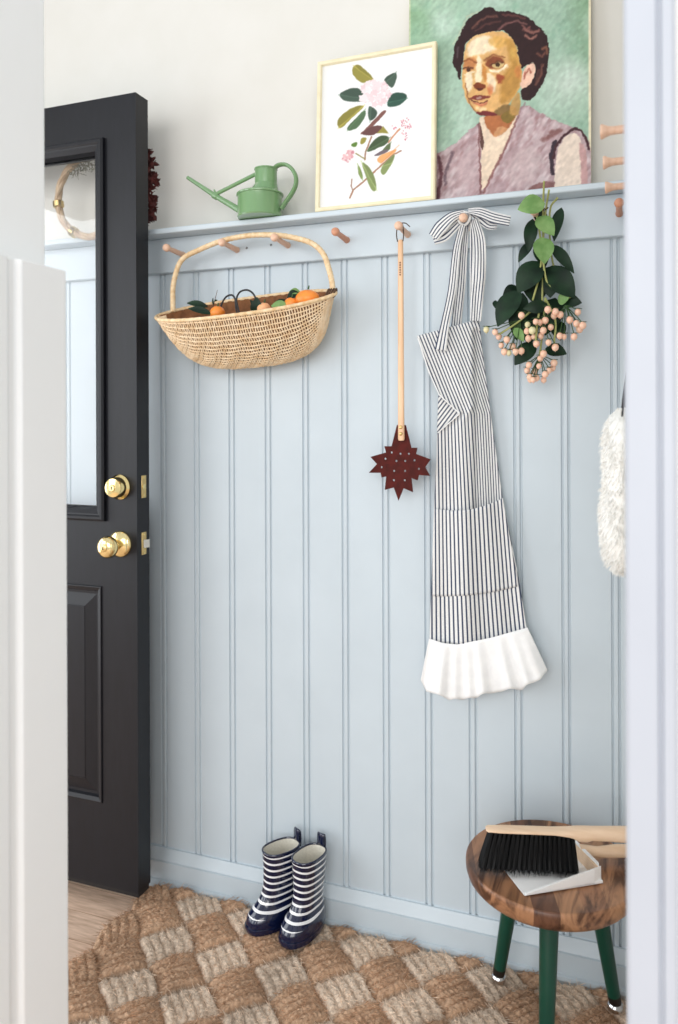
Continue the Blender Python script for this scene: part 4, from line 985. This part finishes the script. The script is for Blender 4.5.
# outline: rounded corner and scalloped selvedge
cr = .045
dxl = Xf-RX0-.004-.007*np.cos(2*PI*(Yf+.30)/LAT); dyt = (RY1-Yf)-.003-.004*np.cos(2*PI*(Xf+.993)/LAT); dxr = RX1-Xf; dyb = Yf-RY0
ed = np.minimum(np.minimum(dxl, dyt), np.minimum(dxr, dyb))
cdx, cdy = cr-dxl, cr-dyt
ed = np.where((cdx > 0) & (cdy > 0), cr-np.hypot(np.maximum(cdx, 0), np.maximum(cdy, 0)), ed)
fall = np.clip(ed/.018, 0, 1); hz = .0+hz*np.sqrt(1-(1-fall)**2)
ok = ed > 0
F = []
okg = ok.reshape(NXr, NYr)
quad = okg[:-1, :-1] & okg[1:, :-1] & okg[1:, 1:] & okg[:-1, 1:]
ii, jj = np.nonzero(quad); base_i = ii*NYr+jj
F = np.stack([base_i, base_i+NYr, base_i+NYr+1, base_i+1], 1)
used = np.unique(F); remap = np.full(NXr*NYr, -1); remap[used] = np.arange(len(used))
Vt = np.stack([Xf, Yf, np.maximum(hz, .0005)], 1)[used]
rl = thing('braided_rug', (-.57, -.40, 0), 'thick basketweave braided coir rug lying on the oak floor along the wall', 'rug')
me = bpy.data.meshes.new('rug_weave'); me.from_pydata((Vt-np.array(rl.location)).tolist(), [], remap[F].tolist()); me.materials.append(M['rug'])
ro = bpy.data.objects.new('rug_weave', me); col.objects.link(ro); ro.parent = rl
me.polygons.foreach_set('use_smooth', [True]*len(me.polygons))
def s2l(c): return np.array(lin(c)[:3])
cl = np.where(light[:, None], s2l((228, 206, 184)), s2l((204, 168, 138)))
nn = vnoise(np.stack([Xf, Yf], 1), .09, 33)[:, None]; n5 = vnoise(np.stack([Xf, Yf], 1), .003, 34)[:, None]
cl = cl*(.86+.28*nn)*(.78+.44*n5)
numcol(ro, cl[used])
# stray fibres on the braid
idx = rng.choice(len(used), 44000, replace=False); wsel = used[idx]
fv, ff, fc = [], [], []
for k in wsel:
    x, y, z = Xf[k], Yf[k], max(hz[k], .001)
    ang = (PI*3/4 if light[k] else PI/4)+random.gauss(0, .55); L = random.uniform(.006, .020); up = random.uniform(.05, .55)
    d = V(math.cos(ang), math.sin(ang), up)*L*(1 if random.random() < .5 else -1); d.z = abs(d.z); sv = V(-math.sin(ang), math.cos(ang), 0)*.00035
    p = V(x, y, z-.0008); i0 = len(fv); mid = p+d*.55+V(0, 0, .0012)
    fv += [p-sv, p+sv, mid+sv*.8, p+d, mid-sv*.8]; ff.append((i0, i0+1, i0+2, i0+3, i0+4))
    c = cl[k]*random.uniform(.75, 1.35); fc += [c]*5
me = bpy.data.meshes.new('loose_fibres'); me.from_pydata([tuple(p-rl.location) for p in fv], [], ff); me.materials.append(M['fibre'])
fo = bpy.data.objects.new('loose_fibres', me); col.objects.link(fo); fo.parent = rl; fo['kind'] = 'stuff'; numcol(fo, np.array(fc))

# ------------------------------------------------------------------ stool
SC = V(-.142, -.180, 0); SR = .163; SZ = .345
st = thing('stool', (SC.x, SC.y, RUG_T), 'low round walnut stool with dark green tapered legs on the rug', 'stool')
b = MB(); b.lathe([(.001, .303), (.12, .303), (.142, .3045), (.153, .309), (.160, .317), (.1635, .328), (.1642, .338), (.1635, .3435), (.1615, .3462), (.159, .3465), (.154, .345), (.10, .3445), (.001, .3445)], (SC.x, SC.y, 0), n=72)
b.build('seat', 'walnut', st, loc=None, angle=50)
for k, a in enumerate((142, 38, 268)):
    ca, sa = math.cos(math.radians(a)), math.sin(math.radians(a))
    top = V(SC.x+.085*ca+(.012 if k == 1 else -.004), SC.y+.085*sa+.004, .306); bot = V(SC.x+.140*ca+(.012 if k == 1 else -.006), SC.y+.112*sa+.014, RUG_T-.002)
    if k == 2: bot = V(SC.x+.003, SC.y-.135, RUG_T-.002); top = V(SC.x+.007, SC.y-.088, .306)
    d = bot-top; b = MB(); b.tube([top, top.lerp(bot, .90)], [.0185, .0128], 20); lg = b.build('leg', 'legs', st)
    b = MB(); b.tube([top.lerp(bot, .88), top.lerp(bot, .885), top.lerp(bot, .95)], [.0129, .0133, .0120], 20); b.build('ferrule', 'ferrule', lg)
    b = MB(); g0 = top.lerp(bot, .945); b.lathe([(.010, .004), (.0145, 0), (.0160, -.006), (.0160, -.0105), (.012, -.0145), (.001, -.015)], g0, (0, 0, 1), 20); b.build('glide', 'chrome', lg)

# ------------------------------------------------------------------ dustpan and hand brush on the stool
e1 = V(.828, .56, 0); e2 = V(-.56, .828, 0); A0 = V(-.1755, -.309, .3465)
PW, PD, PH, TH = .145, .162, .030, .006
dp = thing('dustpan', A0+e1*.08+e2*.07, 'white wooden dustpan lying on the walnut stool under the brush', 'dustpan')
def pp(a, c, z): return A0+e1*a+e2*c+V(0, 0, z)
b = MB()
b.hexa([pp(0, 0, 0), pp(PD, 0, 0), pp(PD, PW, 0), pp(0, PW, 0), pp(0, 0, .0012), pp(PD, 0, .005), pp(PD, PW, .005), pp(0, PW, .0012)])
dbase = b.build('tray', 'panwhite', dp, smooth=False, bevel=.0006)
for c in (0, PW-TH):
    b = MB(); q = .018
    b.hexa([pp(.004, c, .0005), pp(PD-q*(c == 0), c, .0005), pp(PD, c+TH, .0005), pp(.004, c+TH, .0005), pp(.004, c, .003), pp(PD-q*(c == 0), c, PH), pp(PD, c+TH, PH), pp(.004, c+TH, .003)]); b.build('side_wall', 'panwhite', dp, smooth=False, bevel=.0006)
b = MB(); b.hexa([pp(PD-TH, .004, .0005), pp(PD+.001, .004+.012, .0005), pp(PD+.001, PW, .0005), pp(PD-TH, PW, .0005), pp(PD-TH, .004, PH), pp(PD+.001, .016, PH), pp(PD+.001, PW, PH), pp(PD-TH, PW, PH)]); bwl = b.build('back_wall', 'panwhite', dp, smooth=False)
b = MB(); b.hexa([pp(PD-TH-.003, .006, .004), pp(PD-TH-.0002, .006, .004), pp(PD-TH-.0002, PW-.006, .004), pp(PD-TH-.003, PW-.006, .004), pp(PD-TH-.003, .006, PH-.001), pp(PD-TH-.0002, .006, PH-.001), pp(PD-TH-.0002, PW-.006, PH-.001), pp(PD-TH-.003, PW-.006, PH-.001)]); b.build('wood_facing', 'pale', bwl, smooth=False)
hb = pp(PD, PW*.5, .020); b = MB()
hd2 = (e1*.8+V(.45, -.12, 0)).normalized()
b.tube([hb-hd2*.004, hb+hd2*.03, hb+hd2*.07+V(0, 0, .004), hb+hd2*.13+V(0, 0, .007), hb+hd2*.137+V(0, 0, .007)], [.0135, .0105, .0125, .0115, .007], 18); b.build('handle', 'pale', dp)
# brush
bd = V(.155, .044, 0).normalized(); bn = V(-bd.y, bd.x, 0)
b0 = V(-.2555, -.252, .425); BL = .163
br_ = thing('hand_brush', b0+bd*.08-V(0, 0, .07), 'wooden hand brush with black bristles lying across the white dustpan', 'brush')
b = MB(); Rr = []
for s_, hw, hz0, hz1 in ((0, .007, 0, .004), (.004, .0115, -.001, .0055), (.03, .0135, -.001, .006), (.13, .014, -.001, .0065), (.158, .0145, -.005, .009), (.176, .0145, -.013, .012), (.190, .0140, -.014, .0125), (.200, .0135, -.0105, .0125), (.225, .0130, -.011, .0135), (.27, .0140, -.012, .015), (.32, .012, -.009, .014), (.328, .007, -.004, .010)):
    c = b0+bd*s_
    Rr.append([c+bn*hw*math.copysign(abs(math.cos(a))**.7, math.cos(a))+V(0, 0, (hz0+hz1)/2+(hz1-hz0)/2*math.copysign(abs(math.sin(a))**.7, math.sin(a))) for a in [2*PI*j/20 for j in range(20)]])
b.rings(Rr); b.build('brush_back', 'pale', br_)
b = MB()
for i in range(19):
    for j in range(4):
        s0_ = .010+.0085*i; cx = b0+bd*s0_+bn*(-.0095+.0063*j)
        fl_ = ((i-9)/9)
        for k in range(40):
            a = random.uniform(0, 2*PI); r_ = math.sqrt(random.random()); p = cx+bd*math.cos(a)*.0030*r_+bn*math.sin(a)*.0030*r_
            tp = cx+bd*(math.cos(a)*.0058*r_-.008+fl_*.012)+bn*(math.sin(a)*.0065*r_-.006+(j-1.5)*.0045)+V(0, 0, -.0685+random.gauss(0, .0025))
            sv = bd*.00042; m1 = p.lerp(tp, .5)
            i0 = [b.vert(p-sv), b.vert(p+sv), b.vert(m1+sv), b.vert(tp+sv*.4), b.vert(tp-sv*.4), b.vert(m1-sv)]; b.face(i0)
            sv = bn*.00042
            i0 = [b.vert(p-sv), b.vert(p+sv), b.vert(m1+sv), b.vert(tp+sv*.4), b.vert(tp-sv*.4), b.vert(m1-sv)]; b.face(i0)
bo_ = b.build('bristles', 'bristle', br_, smooth=False); bo_['kind'] = 'stuff'
b = MB()
for i in range(19):
    for j in range(4):
        cx = b0+bd*(.010+.0085*i)+bn*(-.0095+.0063*j); fl_ = ((i-9)/9)
        b.tube([cx+V(0, 0, .001), cx+V(0, 0, -.03)+bd*(-.004+fl_*.006)-bn*.003, cx+V(0, 0, -.062)+bd*(-.007+fl_*.011)-bn*(.005-(j-1.5)*.004)], [.0030, .0042, .0052], 7)
b.build('bristle_tufts', 'bristle', br_)

# ------------------------------------------------------------------ light: bright overcast day through the open doorway plus an added fill behind the camera
wd = bpy.data.worlds.new('day'); scene.world = wd; wd.use_nodes = True
bg = wd.node_tree.nodes['Background']; bg.inputs[0].default_value = (.92, .96, 1.0, 1); bg.inputs[1].default_value = .74
def area(name, loc, target, sx_, sy_, power, c):
    l = bpy.data.lights.new(name, 'AREA'); l.shape = 'RECTANGLE'; l.size = sx_; l.size_y = sy_; l.energy = power; l.color = c
    o = bpy.data.objects.new(name, l); col.objects.link(o); o.location = loc
    o.rotation_euler = (Vector(target)-Vector(loc)).to_track_quat('-Z', 'Y').to_euler(); return o
area('doorway_daylight', (-3.4, -3.1, 1.65), (-.5, 0, 1.15), 1.25, 2.4, 34, (.95, .98, 1.0))
area('front_doorway', (-2.75, -.75, 1.15), (0, -.55, 1.05), .9, 1.9, 15, (.93, .97, 1.0))
area('room_fill', (.35, -6.5, 2.3), (-.2, 0, .7), 6.0, 3.0, 200, (1.0, .985, .965))  # added soft fill lamp far behind the camera, not a real window

# ------------------------------------------------------------------ camera
cam = bpy.data.cameras.new('camera'); co = bpy.data.objects.new('camera', cam); col.objects.link(co); scene.camera = co
fw_ = Vector((-S_, C_, 0)); rt = Vector((C_, S_, 0)); upv = Vector((0, 0, 1))
up2 = upv*math.cos(ROLL)+rt*math.sin(ROLL); rt2 = rt*math.cos(ROLL)-upv*math.sin(ROLL)
mtx = Matrix((rt2, up2, -fw_)).transposed().to_4x4(); mtx.translation = (0, -CAM_D, CAM_H); co.matrix_world = mtx
cam.sensor_fit = 'AUTO'; cam.sensor_width = 36; cam.lens = 36*FPX/1024; cam.shift_y = -(512-CY)/1024; cam.clip_start = .02
cam.dof.use_dof = True; cam.dof.focus_distance = 1.70; cam.dof.aperture_fstop = 3.2
vs = scene.view_settings; vs.view_transform = 'Standard'; vs.look = 'None'; vs.gamma = 1; vs.use_curve_mapping = False; vs.exposure = 0.22
